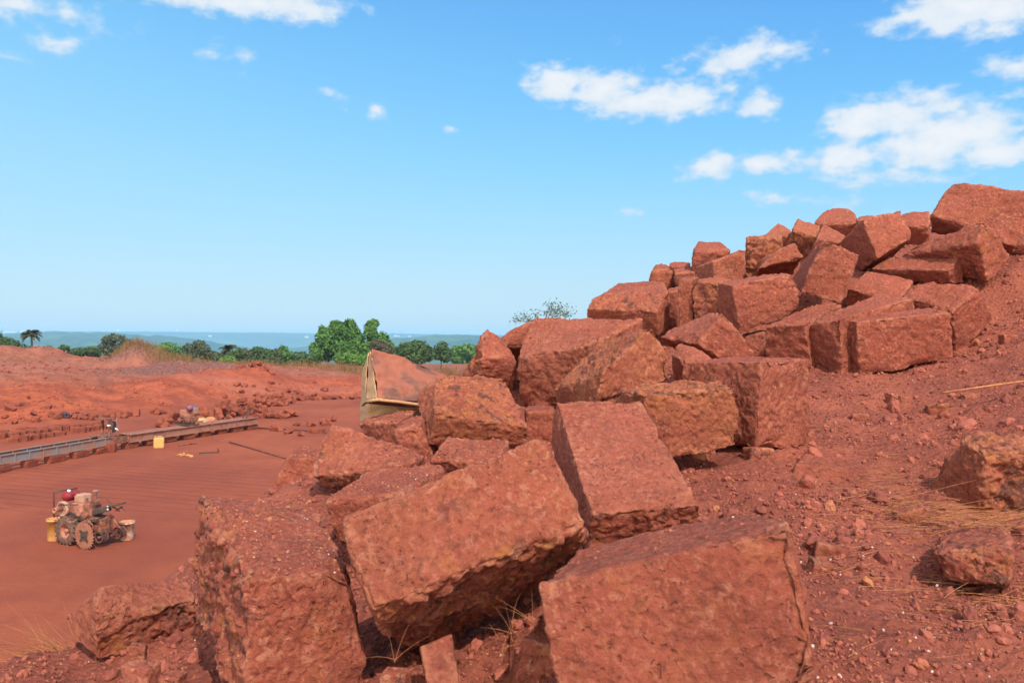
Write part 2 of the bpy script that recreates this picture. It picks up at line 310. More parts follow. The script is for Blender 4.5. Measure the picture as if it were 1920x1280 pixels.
BLK={
'A':[[-411,1247,-369],[-268,1342,-388],[-428,1257,-572],[-243,1352,-607],[-644,1646,-325],[-443,1741,-347],[-661,1656,-543],[-471,1751,-560]],
'B':[[-219,1244,-425],[121,1309,-302],[-196,1499,-602],[131,1563,-450],[-285,1335,-293],[53,1399,-164],[-268,1589,-463],[65,1654,-322]],
'C':[[36,962,-290],[321,911,-212],[59,930,-430],[342,879,-383],[133,1418,-366],[412,1368,-289],[159,1387,-513],[440,1336,-451]],
'D':[[177,1760,-377],[418,1793,-366],[172,1810,-479],[434,1843,-426],[121,2120,-163],[346,2153,-161],[105,2169,-276],[355,2202,-242]],
'E':[[-587,2296,-389],[-278,2240,-339],[-544,2353,-451],[-300,2297,-446],[-546,2413,-239],[-253,2358,-332],[-528,2470,-349],[-259,2415,-393]],
'F':[[-778,2753,-398],[-668,2770,-401],[-824,2748,-506],[-685,2764,-509],[-827,3049,-404],[-719,3066,-406],[-853,3044,-517],[-729,3060,-519]],
'G':[[-456,1936,-386],[-255,1901,-356],[-435,1940,-468],[-242,1905,-446],[-378,2302,-347],[-197,2267,-352],[-369,2305,-441],[-183,2270,-433]],
'H':[[-254,2651,-236],[50,2745,-294],[-281,2702,-353],[28,2797,-390],[-269,2906,-121],[-30,3000,-131],[-360,2957,-208],[-55,3051,-246]],
'I':[[-250,2378,-353],[-46,2305,-355],[-233,2400,-402],[-47,2328,-397],[-204,2493,-297],[-8,2420,-295],[-193,2515,-348],[-2,2443,-344]],
'J':[[-597,3012,-307],[-417,2898,-291],[-567,3024,-365],[-419,2911,-361],[-542,3113,-281],[-351,2999,-251],[-515,3125,-343],[-346,3012,-326]],
'K':[[-407,2698,-298],[-307,2697,-274],[-384,2704,-371],[-268,2702,-380],[-391,2918,-283],[-312,2916,-258],[-377,2924,-368],[-280,2922,-359]],
'L':[[51,3057,-266],[163,3050,-265],[51,3058,-389],[163,3051,-388],[55,3267,-263],[186,3260,-262],[60,3269,-387],[181,3261,-387]],
'M':[[-146,3630,-68],[30,3684,-69],[-148,3671,-140],[20,3725,-195],[-122,3792,63],[-26,3845,0],[-234,3833,-159],[-54,3886,-153]],
'N1':[[-52,3882,-26],[104,3900,-26],[-70,4172,-140],[84,4191,-140],[-39,3923,47],[119,3942,116],[-74,4213,-47],[82,4232,-12]],
'N2':[[24,3543,-76],[357,3331,0],[48,3614,-300],[365,3402,-262],[104,3880,114],[602,3669,108],[194,3951,-144],[601,3740,-128]],
'O':[[318,2794,-103],[511,2893,60],[296,2798,-210],[592,2896,-140],[171,3201,-189],[338,3299,-11],[196,3204,-295],[427,3303,-171]],
'P':[[390,2366,-158],[688,2434,-143],[404,2392,-365],[695,2460,-326],[332,2581,-152],[656,2649,-128],[340,2607,-297],[651,2675,-293]],
'Q':[[803,2573,-67],[1006,2718,-64],[793,2575,-343],[1013,2720,-359],[609,2834,-78],[858,2979,-58],[623,2837,-338],[848,2981,-344]],
'R':[[798,3436,-12],[917,3459,125],[940,3467,-98],[1021,3489,0],[682,3717,22],[914,3740,135],[835,3748,-90],[991,3771,15]],
'S':[[659,3336,-45],[730,3206,-107],[684,3381,-147],[740,3251,-152],[712,3377,14],[848,3247,-78],[752,3422,-84],[848,3292,-132]],
'T1':[[927,4451,343],[1003,4418,340],[940,4484,84],[1013,4451,89],[1015,4666,375],[1086,4633,372],[1027,4699,118],[1099,4666,120]],
'T2':[[1000,4394,335],[1118,4304,317],[1012,4430,89],[1119,4340,102],[1102,4569,364],[1260,4480,357],[1124,4606,127],[1257,4516,130]],
'T3':[[1121,4063,288],[1452,4114,344],[1178,4110,33],[1510,4161,159],[1093,4238,309],[1451,4289,373],[1113,4285,100],[1476,4336,177]],
'U':[[1205,4164,28],[1310,4126,50],[1206,4169,-112],[1317,4131,-105],[1279,4389,44],[1381,4351,64],[1287,4394,-102],[1394,4356,-88]],
'V':[[1237,3898,73],[1382,3759,83],[1259,3934,-90],[1429,3796,-112],[1618,4201,205],[1679,4063,188],[1621,4238,27],[1736,4100,7]],
'W':[[1402,3814,79],[1499,3634,105],[1452,3851,-119],[1519,3670,-133],[1832,4022,234],[1935,3842,206],[1883,4059,10],[1968,3878,-11]],
'X':[[1560,3601,89],[2004,3637,129],[1591,3638,-168],[2030,3674,-74],[1550,3763,106],[1984,3799,160],[1575,3800,-132],[2014,3836,-64]],
'Y1':[[1918,4568,306],[2153,4404,236],[1934,4620,217],[2148,4456,149],[2123,4752,423],[2311,4588,353],[2122,4805,328],[2324,4640,260]],
'Y2':[[2077,4260,240],[2197,3977,146],[2162,4363,29],[2276,4080,-66],[2202,4315,329],[2371,4033,278],[2337,4419,162],[2504,4136,111]],
'Z':[[2179,4841,441],[2448,4469,398],[2272,4883,360],[2477,4510,323],[2314,4901,522],[2547,4528,494],[2363,4942,405],[2586,4569,337]],
'AA':[[2370,4707,504],[2548,4363,538],[2567,4791,385],[2656,4447,334],[2365,4754,557],[2613,4410,673],[2607,4837,445],[2819,4493,481]],
'AB':[[2494,4744,753],[2866,4529,531],[2611,4955,677],[2951,4739,508],[2631,4746,953],[3003,4530,843],[2736,4956,921],[3092,4740,781]],
'AC':[[2688,5537,816],[2858,5451,785],[2727,5618,677],[2889,5531,685],[2780,5687,922],[2937,5601,926],[2815,5768,799],[2974,5681,806]],
'AD':[[2130,4848,747],[2374,4855,800],[2199,4794,498],[2412,4802,627],[2134,5191,636],[2379,5199,718],[2229,5138,440],[2446,5145,534]],
'AE':[[1642,4192,528],[1816,4152,448],[1527,4240,264],[1733,4200,200],[1758,4688,534],[1944,4649,477],[1671,4736,374],[1859,4696,273]],
'AF':[[1472,4778,432],[1745,4754,497],[1548,5047,426],[1776,5023,431],[1589,4792,546],[1689,4768,591],[1581,5061,524],[1745,5037,549]],
'AG':[[1496,5112,657],[1697,5038,654],[1513,5148,434],[1709,5074,428],[1578,5330,696],[1781,5256,693],[1592,5366,472],[1791,5292,468]],
'AH':[[1246,4961,498],[1463,4998,582],[1264,4968,389],[1465,5005,419],[1207,5209,488],[1418,5246,562],[1212,5217,412],[1422,5254,442]],
'AI':[[1193,5271,600],[1444,5233,603],[1199,5311,498],[1430,5273,477],[1298,5539,701],[1444,5501,685],[1275,5579,583],[1464,5541,564]],
'AJ1':[[1089,5513,517],[1231,5487,522],[1103,5527,466],[1234,5500,464],[1133,5737,572],[1273,5710,570],[1140,5750,501],[1276,5724,498]],
'AJ2':[[1084,5309,452],[1225,5287,467],[1099,5327,392],[1229,5304,398],[1118,5530,511],[1254,5508,524],[1129,5548,435],[1262,5525,444]],
'AK':[[962,5482,496],[1104,5459,494],[938,5513,377],[1125,5490,368],[1036,5733,560],[1116,5709,554],[1008,5763,433],[1142,5740,426]],
'AL1':[[444,4698,195],[814,4485,174],[456,4767,96],[836,4554,24],[519,4845,282],[906,4633,301],[548,4914,140],[932,4702,82]],
'AL2':[[552,4791,289],[915,4714,300],[553,4803,241],[934,4726,237],[706,5274,385],[982,5198,397],[685,5287,319],[1013,5210,323]],
'AL3':[[940,4840,298],[1011,4823,307],[953,4872,85],[1014,4855,98],[991,5069,336],[1055,5052,345],[1003,5101,123],[1066,5084,134]],
'AM':[[1797,5746,754],[1971,5661,758],[1807,5780,697],[1983,5695,686],[1987,5935,886],[2045,5851,815],[1965,5969,793],[2082,5885,752]],
'AN':[[1929,5498,766],[2100,5453,712],[1926,5584,658],[2077,5539,579],[2038,5678,882],[2181,5634,819],[2017,5765,764],[2164,5720,693]],
'AO':[[2236,5931,882],[2513,5799,862],[2269,5996,763],[2545,5864,746],[2426,6141,1024],[2583,6009,1002],[2424,6206,901],[2641,6075,881]],
'AP':[[2028,5313,694],[2165,5258,651],[2012,5386,577],[2106,5330,571],[2152,5493,809],[2287,5438,728],[2135,5565,682],[2249,5510,639]],
'AQ':[[2478,5719,873],[2583,5673,866],[2487,5757,752],[2562,5710,746],[2585,5921,932],[2675,5875,936],[2589,5959,807],[2671,5913,807]],
'AS':[[2990,4761,580],[3125,4667,594],[3007,4787,526],[3142,4693,503],[3122,4934,667],[3241,4840,674],[3136,4960,593],[3263,4866,585]],
'BA':[[1240,2092,-294],[1420,2120,-291],[1251,2127,-470],[1458,2155,-476],[1252,2252,-264],[1435,2280,-263],[1179,2287,-429],[1415,2315,-438]],
'BB':[[826,1572,-411],[948,1507,-385],[847,1562,-473],[940,1497,-469],[990,1813,-429],[1089,1748,-402],[998,1804,-497],[1094,1739,-482]],
'CA':[[-889,1735,-604],[-750,1885,-616],[-892,1763,-709],[-754,1913,-699],[-905,1801,-558],[-791,1950,-584],[-1007,1829,-631],[-838,1978,-654]]}
# ---------------------------------------------------------------- bank terrain
def rbf_fit(P, Z):
    P = np.array(P, float); n = len(P); A = np.zeros((n+3, n+3))
    A[:n, :n] = np.linalg.norm(P[:, None]-P[None], axis=2)-np.eye(n)*0.03
    A[:n, n] = 1; A[:n, n+1:] = P; A[n, :n] = 1; A[n+1:, :n] = P.T
    w_ = np.linalg.solve(A, np.concatenate([Z, [0, 0, 0]]))
    return lambda Q: np.linalg.norm(Q[:, None]-P[None], axis=2)@w_[:n]+w_[n]+Q@w_[n+1:]
CP = [(1540,1300,1.08),(1700,1280,1.2),(1900,1280,1.2),(700,1330,1.25),(900,1300,1.28),(450,1350,1.4),(100,1310,1.5),(300,1290,1.68),(0,1262,1.66),(130,1200,1.84),
 (1500,1110,1.5),(1620,1050,1.7),(1590,985,1.9),(1740,1105,1.6),(1838,972,2.1),(1920,975,2.1),(1330,932,2.2),(1150,1045,1.75),(1400,868,2.55),(1516,848,2.62),
 (1650,800,2.95),(1800,780,2.95),(1920,760,2.9),(1600,715,3.55),(1800,678,4.0),(1700,740,3.3),(1920,620,3.7),(1885,600,4.3),(1920,480,4.62),(1880,520,4.5),
 (1440,655,4.3),(1600,530,4.9),(1430,530,5.2),(1180,650,4.8),(1000,780,3.5),(880,720,3.75),(850,850,2.85),(640,935,2.3),(515,925,2.9),(560,907,2.5),(375,1128,2.0),(340,1215,1.70),(250,1262,1.66),
 (1440,470,5.9),(1560,460,6.2),(1700,440,6.0),(1900,470,5.1),(1920,420,7.0),(1020,1180,1.35),(700,1080,1.9),(990,850,2.9),(1250,520,6.2)]
_P = [pt(*c) for c in CP]
_rbf = rbf_fit([p[:2] for p in _P], np.array([p[2] for p in _P]))
CREST = np.array([(-2.6,-3),(-1.75,1.0),(-1.32,1.62),(-1.02,1.80),(-.74,1.95),(-.72,2.3),(-.84,2.85),(-.60,3.2),(-.3,3.9),(.2,4.6),(.6,5.3),(1.1,6.0),(2.0,6.6),(3.5,7.2),(9,8.6)], float)
def outdist(Q):
    best = np.full(len(Q), 1e9); sg = np.zeros(len(Q))
    for a, b in zip(CREST[:-1], CREST[1:]):
        d = b-a; L = d@d; s = np.clip(((Q-a)@d)/L, 0, 1); r = Q-(a+s[:, None]*d); dd = np.linalg.norm(r, axis=1)
        cr = d[0]*r[:, 1]-d[1]*r[:, 0]; m = dd < best
        best = np.where(m, dd, best); sg = np.where(m, np.sign(cr), sg)
    return best*sg                              # positive outside (towards the pit)
def bank_z(Q, detail=True):
    od = outdist(Q)
    z = np.zeros(len(Q))
    for i in range(0, len(Q), 60000): z[i:i+60000] = _rbf(Q[i:i+60000])
    z = np.clip(z, CAMZ-1.0, CAMZ+1.5)
    out = np.maximum(od, 0); z = z-0.78*np.maximum(0, out-0.03)-np.minimum(0, 0)
    q3 = np.column_stack([Q, np.zeros(len(Q))])
    z = z+0.035*np.clip((Q[:, 1]-1.2)/2.5, .15, 1)*fbm(q3*1.3, 3)*np.clip(1-out, .3, 1)
    z = z-0.03*np.clip(2.3-Q[:, 1], 0, 1)*(Q[:, 0] < 0)
    z = z+0.035*np.maximum(0, pn(q3*8+31)-.22)*np.clip(1-out*3, 0, 1)
    if detail:
        near = 1/(1+np.maximum(Q[:, 1]-2, 0)*.15)
        z += near*(0.017*fbm(q3*7, 3)+0.014*np.maximum(0, pn(q3*20+5))+0.008*np.abs(pn(q3*42)))
    return np.maximum(z, -0.3)
def fan(t0, t1, nt, y0, y1, ny, off=0.0):
    T = np.linspace(t0, t1, nt); Y = np.geomspace(y0+off, y1+off, ny)-off
    tt, yy = np.meshgrid(T, Y); X = tt*(yy+off)
    F = (np.arange(ny-1)[:, None]*nt+np.arange(nt-1)[None]).ravel()
    return np.column_stack([X.ravel(), yy.ravel()]), tt.ravel(), np.column_stack([F, F+1, F+nt+1, F+nt])
Q, _, F = fan(-1.15, 1.15, 760, -0.2, 13.0, 560, 1.1)
bank = struct(link('bank_ground', np_mesh('bank_ground', np.column_stack([Q, bank_z(Q)]), F, M_SOIL)))
BANK_V, BANK_F = np.column_stack([Q, bank_z(Q, False)]), F

# ---------------------------------------------------------------- laterite blocks
CORN = np.array([(-1,-1,1),(1,-1,1),(-1,-1,-1),(1,-1,-1),(-1,1,1),(1,1,1),(-1,1,-1),(1,1,-1)], float)
def cube_lattice(nx, ny, nz):
    N = (nx, ny, nz); keys = []; quads = []
    for a in range(3):
        b, e = (a+1) % 3, (a+2) % 3
        ib, ie = np.meshgrid(np.arange(N[b]+1), np.arange(N[e]+1), indexing='ij')
        for sg in (0, 1):
            k = np.zeros((N[b]+1, N[e]+1, 3), np.int64); k[..., a] = sg*N[a]; k[..., b] = ib; k[..., e] = ie
            lin = (k[..., 0]*(ny+1)+k[..., 1])*(nz+1)+k[..., 2]
            q = np.stack([lin[:-1, :-1], lin[1:, :-1], lin[1:, 1:], lin[:-1, 1:]], -1).reshape(-1, 4)
            quads.append(q if sg else q[:, ::-1])
    quads = np.concatenate(quads); u, inv = np.unique(quads, return_inverse=True)
    i = u//((ny+1)*(nz+1)); j = (u//(nz+1)) % (ny+1); k = u % (nz+1)
    p = np.column_stack([2*i/nx-1, 2*j/ny-1, 2*k/nz-1]); return p, inv.reshape(quads.shape)
def vnormals(V, F):
    n = np.cross(V[F[:, 2]]-V[F[:, 0]], V[F[:, 3]]-V[F[:, 1]]); N = np.zeros_like(V)
    for c in range(4):
        for a in range(3): N[:, a] += np.bincount(F[:, c], n[:, a], len(V))
    return N/(np.linalg.norm(N, axis=1)[:, None]+1e-12)
def block_mesh(name, corners, rough=(), boulder=0.0, seed=0, res=1.0, amp=1.0, mat=None, ochre=0.0):
    """corners (8,3) world metres; rough: faces that broke instead of being sawn (F B L R T U)"""
    Pc = np.array(corners, float); rs = np.random.default_rng(seed)
    def ed(a, b): return np.linalg.norm(Pc[a]-Pc[b])
    d = np.array([np.mean([ed(0,1),ed(2,3),ed(4,5),ed(6,7)]), np.mean([ed(0,4),ed(1,5),ed(2,6),ed(3,7)]), np.mean([ed(0,2),ed(1,3),ed(4,6),ed(5,7)])])
    Y = max(.8, Pc[:, 1].mean()); step = Y/800*1.35/res
    n = np.clip((d/step).astype(int), 10, 190); p, F = cube_lattice(*n)
    h = d/2; r = min(0.004+0.032*boulder, h.min()*(.12+.35*boulder)); q = p*h
    inn = np.clip(q, -(h-r), h-r); dd = q-inn; L = np.linalg.norm(dd, axis=1)[:, None]; q2 = inn+dd/L*r
    s = q2/h; w8 = np.stack([np.prod((1+s*c)/2, axis=1) for c in CORN], 1); V = w8@Pc
    ds = np.sort(h-np.abs(q), axis=1); edist = ds[:, 1]; cdist = ds[:, 2]
    off = rs.uniform(0, 200, 3); m = V-Pc.mean(0)+off
    # which faces are rough
    R = np.full(len(V), 0.10); ax = {'L':(0,-1),'R':(0,1),'F':(1,-1),'B':(1,1),'U':(2,-1),'T':(2,1)}
    wob = 0.05*fbm(m*9, 3)
    for f in rough:
        a, sg = ax[f]; dist = h[a]-sg*q[:, a]
        R = np.maximum(R, sstep(-(dist+wob*.35), -0.03, 0.0)*1.0)
    R = np.clip(R+0.22*sstep(fbm(m*5+40, 3), .25, .7)+boulder*.25, 0, 1)
    N = vnormals(V, F); sc = min(1.0, d.min()/.2)
    disp = sc*amp*(0.0035+0.010*boulder)*fbm(m*4.5/max(sc, .5), 2)
    disp += sc*amp*(0.0012+0.0035*R+0.003*boulder)*fbm(m*17, 3)
    rid = 1-np.abs(pn(m*np.array([24, 24, 30])+9)); disp += sc*((0.007*R)*(rid-.6)+0.006*R*pn(m*60))
    ter = fbm(m*np.array([13, 13, 20])+3, 3); disp += sc*R*(0.008*sstep(ter, -.08, .08)+0.006*sstep(ter, .3, .42)-.007)
    wm = m+.012*np.column_stack([pn(m*30+1), pn(m*30+2.7), pn(m*30+5.1)])
    msk = sstep(fbm(m*3.5+70, 2), -.25, .4)
    disp -= sc*(0.0022+0.004*R)*sstep(pn(wm*np.array([30, 22, 16])+70), .32, .50)*msk
    disp -= (0.0026+0.002*R)*sstep(pn(wm*70+30), .30, .40)*(.4+.6*msk)
    disp += (0.0008+.0006*min(Y, 4))*sstep(pn(wm*38+11), .26, .40); disp -= (0.0012*min(Y, 3.5))*sstep(pn(wm*(95/max(1.3, Y))+60), .2, .34)
    disp += 0.0013*pn(m*105)
    disp *= 1-.75*np.clip(1-cdist/.035, 0, 1)
    ch = np.clip(1-edist/0.035, 0, 1)*np.maximum(0, fbm(m*9+20, 3)-.05)*0.030
    ch += np.clip(1-edist/0.014, 0, 1)*np.maximum(0, pn(m*36+3)+.1)*0.009
    ch += np.clip(1-cdist/0.07, 0, 1)*np.maximum(0, pn(m*3.3+50)+.1)*0.05*amp
    V = V+N*(disp-np.minimum(ch, .04)*amp*sc)[:, None]
    edge = np.clip(1-edist/0.022, 0, 1)
    base = np.array([Pc[:, 0].mean(), Pc[:, 1].mean(), Pc[:, 2].min()])
    me = np_mesh(name, V-base, F, mat or M_STONE, True, {'rough': R, 'edge': edge, 'ochre': np.full(len(V), ochre)})
    return me, base, V, F
ALLV = [BANK_V]; ALLF = [BANK_F]; _nv = len(BANK_V)
def put_block(key, corners, label, name='stone_block', cat='stone block', group='laterite blocks dumped on the bank', **kw):
    global _nv
    me, base, V, F = block_mesh(name, corners, seed=sum(map(ord, key))*7+len(key), **kw)
    o = link(name, me); o.location = base; tag(o, label, cat, group)
    ALLV.append(V); ALLF.append(F+_nv); _nv += len(V)
    return o
INFO = {
'A': ('big block at lower left with dark crumbling left side and gritty top', 'L', .06),
'B': ('large tilted block at bottom centre, its underside broken into orange crumbs', 'FU', .3),
'C': ('large smooth block in the bottom foreground, nearest of all, left of the bare slope', '', .05),
'D': ('flat slab just behind the nearest block, its long sunlit top sloping towards the camera', 'F', .0),
'E': ('tilted slab propped over a dark gap, at the pit edge left of centre', 'LF', .35),
'F': ('dark block at the very edge over the pit, behind the propped slab', '', .2),
'G': ('low flat block wedged between the propped slab and the large tilted block', '', .3),
'H': ('orange topped block with a smooth dark left face, next to the dusty tarpaulin', 'T', .15),
'I': ('low rounded slab under the orange topped block beside the tarpaulin', '', .5),
'J': ('thin dark ledge of stone under the bottom hem of the tarpaulin', '', .3),
'K': ('small shaded stone between the propped slab and the orange topped block', '', .4),
'L': ('dusty half buried stone between the orange topped block and the long flat slab', '', .4),
'M': ('pointed reddish boulder with a dark left side, leftmost of the upper pile against the sky', 'L', .6),
'N1': ('boulder rising behind the pointed reddish boulder on the skyline', '', .7),
'N2': ('big rounded boulder in the middle of the pile, below the twigs on the skyline', 'U', .4),
'O': ('faceted rock with an ochre left face and sunlit right face, beside the big rounded boulder', 'T', .15),
'P': ('broad upright block with an ochre top edge, overlapping the square block to its right', 'T', .1),
'Q': ('square faced block standing over a dark hole at the edge of the bare slope', '', .0),
'R': ('wedge topped block leaning left with a bright square end, centre of the pile', '', .05),
'S': ('small sharp wedge of stone poking up left of the square faced block', '', .3),
'T1': ('narrow upright block left of the vertical crack in the upper pile', '', .0),
'T2': ('upright block with an ochre stain right of the vertical crack', 'F', .05),
'T3': ('large cube shaped block with shaded left side in the middle of the upper pile', '', .0),
'U': ('small shaded block squeezed under the large cube shaped block', '', .1),
'V': ('block lying left of the long low block, its top rising to the dark hollow', '', .05),
'W': ('long block lying on its side, between two others with a seam on each side', '', .05),
'X': ('wide front block with a corner edge facing the camera, beside the slope of crumbs', '', .05),
'Y1': ('long block with sloping top left of the rounded end block', '', .1),
'Y2': ('block with a rounded right end resting on the slope under the flat slab', 'F', .25),
'Z': ('thin flat slab lying high on the pile under the big leaning block', '', .1),
'AA': ('big leaning block with a rough shaded front, high on the right', 'FR', .2),
'AB': ('largest top block against the sky at the right edge, shaded underneath', '', .25),
'AC': ('block behind the topmost one, showing only its rounded left shoulder', '', .3),
'AD': ('block balanced on its edge with a dark left face, below the skyline', '', .05),
'AE': ('block standing on its corner above the dark hollow', '', .05),
'AF': ('low pointed stone lying in front of the ochre block', 'F', .35),
'AG': ('upright ochre yellow block in the upper pile', 'FT', .1),
'AH': ('block with a round smooth left end and white specks, left of the ochre block', '', .15),
'AI': ('hump backed stone on the skyline left of the ochre block', '', .4),
'AJ1': ('thin slab edge on the skyline next to the dark rounded stone', '', .2),
'AJ2': ('small stone below the thin slab edge in the upper left pile', '', .2),
'AK': ('dark rounded stone at the left end of the upper skyline', '', .5),
'AL1': ('long block with a pitted pale flecked top on the left shoulder of the pile', 'T', .15),
'AL2': ('slab lying behind the block with the pale flecked top', '', .2),
'AL3': ('narrow shaded stone right of the block with the pale flecked top', '', .1),
'AM': ('small pointed stone on the skyline above the ochre block', '', .2),
'AN': ('pointed ochre stone on the skyline, second peak right of the ochre block', 'F', .3),
'AO': ('rounded reddish block on the skyline left of the edge balanced block', '', .3),
'AP': ('stone with a sharp ridge in front of the rounded skyline block', '', .25),
'AQ': ('sliver of a block seen in the gap behind the edge balanced block', '', .2),
'AS': ('stone at the right edge under the largest top block', '', .3),
'BA': ('tall orange flanked rock on the bare slope at the right edge', 'FRT', .35),
'BB': ('lumpy rock in dry straw at the right, in front of the orange flanked rock', 'FRTL', .75),
'CA': ('low angular rock at the lower left beside the big block, above the pit', 'F', .18),
}
OCH = dict(AG=1, O=.8, P=1, H=.75, AN=.8, T2=.55, B=.3, BA=.75, AL1=.3, AK=.4, AM=.4, N2=.2, E=.15, T1=.3, AH=.2, AF=.3, CA=.2)
DEEP = 'AG AH AF AI AJ1 AJ2 AK AN AP AO AM AC AQ V Y1 U S R N1 M L I K J G F T1 T2 AL2 AL3 W'.split()
for k, cs in BLK.items():
    lab, rf, bo = INFO[k]; cs = np.array(cs, float); cs = cs.mean(0)+(cs-cs.mean(0))*1.03
    if k == 'CA': cs = cs.mean(0)+(cs-cs.mean(0))*1.1+np.array([-6, -15, 6])
    if k in DEEP: cs[[2, 3, 6, 7]] += (cs[[2, 3, 6, 7]]-cs[[0, 1, 4, 5]])*.4      # foot hidden behind the blocks in front
    nm = 'boulder' if bo >= .35 else 'stone_block'
    put_block(k, np.array(cs)/1000.0+np.array([0, 0, CAMZ]), lab, nm, 'boulder' if bo >= .35 else 'stone block', rough=rf, boulder=bo, ochre=.45*OCH.get(k, 0.0))

# smaller countable rocks on the slope: (u0,v0,u1,v1,Y,label)
RK = [(1727,1093,1815,1140,1.62,'flat rock in front of the lumpy straw rock'),
 (1675,950,1735,982,1.98,'brown rock on the straw left of the orange flanked rock'),
 (1756,1172,1821,1212,1.42,'angular reddish rock near the bottom right of the slope'),
 (1520,1012,1587,1052,1.72,'cracked clod close to the right corner of the nearest block'),
 (1514,1046,1560,1078,1.62,'rounded clod touching the right side of the nearest block'),
 (1612,1085,1656,1116,1.58,'lumpy rock amid straw in the middle of the slope'),
 (1636,1228,1672,1256,1.33,'small orange rock at the bottom of the slope'),
 (1668,996,1728,1024,1.86,'long dark rock left of the lumpy straw rock'),
 (1670,1040,1722,1074,1.72,'brownish rock lying left of the lumpy straw rock'),
 (1395,836,1446,866,2.56,'stone propping the hole under the square faced block'),
 (1735,752,1776,784,3.0,'grey red clod on the upper slope right of the square block'),
 (1660,735,1690,760,3.2,'clod below the wide front block on the slope'),
 (1596,772,1632,795,3.02,'small clod on the slope right of the square faced block'),
 (1838,640,1880,668,3.85,'clod beside the rounded end block'),
 (1875,625,1905,650,3.8,'clod at the right edge on the steep crumbs'),
 (1700,1212,1738,1234,1.33,'small rock left of the angular reddish rock'),
 (970,1185,1046,1290,1.24,'shaded stone in the dark gap under the nearest block'),
 (716,1252,770,1300,1.25,'stone tip at the bottom edge left of the upright shard'),
 (244,1205,276,1234,1.62,'orange pebble rock under the low angular rock'),
 (232,1243,300,1275,1.5,'flat stone at the bottom left among the gravel'),
 (300,1258,350,1285,1.47,'second flat stone at the bottom left beside the big block'),
 (1790,1140,1840,1165,1.5,'small rock under the flat rock at the right'),
 (1880,1105,1925,1135,1.55,'rock cut by the right edge below the lumpy straw rock'),
 (1548,968,1580,990,1.95,'ochre clod on the slope behind the nearest block'),
 (1485,905,1520,925,2.3,'small clod on the bare soil behind the nearest block'),
 (1642,905,1672,925,2.35,'clod by the straw left of the tall rock'),
 (1700,860,1745,885,2.6,'crumbly clod on the slope behind the tall rock'),
 (1800,735,1835,755,3.1,'clod near the long yellow stalk'),
 (1890,790,1925,815,2.75,'clod at the right edge above the tall rock')]
for i, (u0, v0, u1, v1, Y, lab) in enumerate(RK):
    W_ = (u1-u0)/FPX*Y; H_ = (v1-v0)/FPX*Y; c = pt((u0+u1)/2, (v0+v1)/2, Y+.3*W_); rs = np.random.default_rng(i+60)
    cs = CORN*np.array([W_*.5, W_*.36, H_*.60])*(rs.uniform(.72, 1.08, (8, 3)))
    a = rs.uniform(-.35, .35); ca, sa = math.cos(a), math.sin(a); b_ = rs.uniform(-.25, .25); cb, sb = math.cos(b_), math.sin(b_)
    cs = cs@np.array([[ca, sa, 0], [-sa, ca, 0], [0, 0, 1]])@np.array([[cb, 0, sb], [0, 1, 0], [-sb, 0, cb]])+c-np.array([0, 0, H_*.12])
    put_block('rk%d' % i, cs, lab, 'loose_rock', 'rock', 'loose rocks on the slope', rough='FTLR', boulder=.28 if W_ > .06 else .15, res=.8, amp=min(1, W_/.13))
# upright thin shard and a half-buried hump
sh = [pt(787,1212,1.26), pt(848,1186,1.27), pt(803,1300,1.22), pt(864,1296,1.23), pt(787,1212,1.30), pt(848,1186,1.31), pt(803,1300,1.27), pt(864,1296,1.28)]
put_block('shard', sh, 'thin upright shard at the bottom centre under the large tilted block', 'stone_shard', 'stone shard', None, boulder=.1, amp=.9)
hp = [pt(1490,868,2.42), pt(1632,884,2.42), pt(1480,905,2.40), pt(1640,915,2.4), pt(1530,829,2.72), pt(1592,829,2.72), pt(1520,850,2.75), pt(1600,850,2.75)]
put_block('hump', hp, mat=M_SOIL, label='half buried dusty hump of stone on the slope, right of the dark hole', name='boulder', cat='boulder', group='loose rocks on the slope', boulder=.5)
# ---------------------------------------------------------------- gravel on the bank
def ico(sub):
    g = (1+5**.5)/2
    V = [(-1,g,0),(1,g,0),(-1,-g,0),(1,-g,0),(0,-1,g),(0,1,g),(0,-1,-g),(0,1,-g),(g,0,-1),(g,0,1),(-g,0,-1),(-g,0,1)]
    F = [(0,11,5),(0,5,1),(0,1,7),(0,7,10),(0,10,11),(1,5,9),(5,11,4),(11,10,2),(10,7,6),(7,1,8),(3,9,4),(3,4,2),(3,2,6),(3,6,8),(3,8,9),(4,9,5),(2,4,11),(6,2,10),(8,6,7),(9,8,1)]
    V = [np.array(v, float)/np.linalg.norm(v) for v in V]
    for _ in range(sub):
        mid = {}; nf = []
        def m(a, b):
            k = (min(a, b), max(a, b))
            if k not in mid: x = V[a]+V[b]; mid[k] = len(V); V.append(x/np.linalg.norm(x))
            return mid[k]
        for a, b, c in F: ab, bc, ca = m(a, b), m(b, c), m(c, a); nf += [(a, ab, ca), (b, bc, ab), (c, ca, bc), (ab, bc, ca)]
        F = nf
    return np.array(V), np.array(F)
def rand_rot(n):
    q = rng.normal(size=(n, 4)); q /= np.linalg.norm(q, axis=1)[:, None]; a, b, c, d = q.T
    return np.stack([np.stack([1-2*(c*c+d*d), 2*(b*c-a*d), 2*(b*d+a*c)], -1), np.stack([2*(b*c+a*d), 1-2*(b*b+d*d), 2*(c*d-a*b)], -1), np.stack([2*(b*d-a*c), 2*(c*d+a*b), 1-2*(b*b+c*c)], -1)], 1)
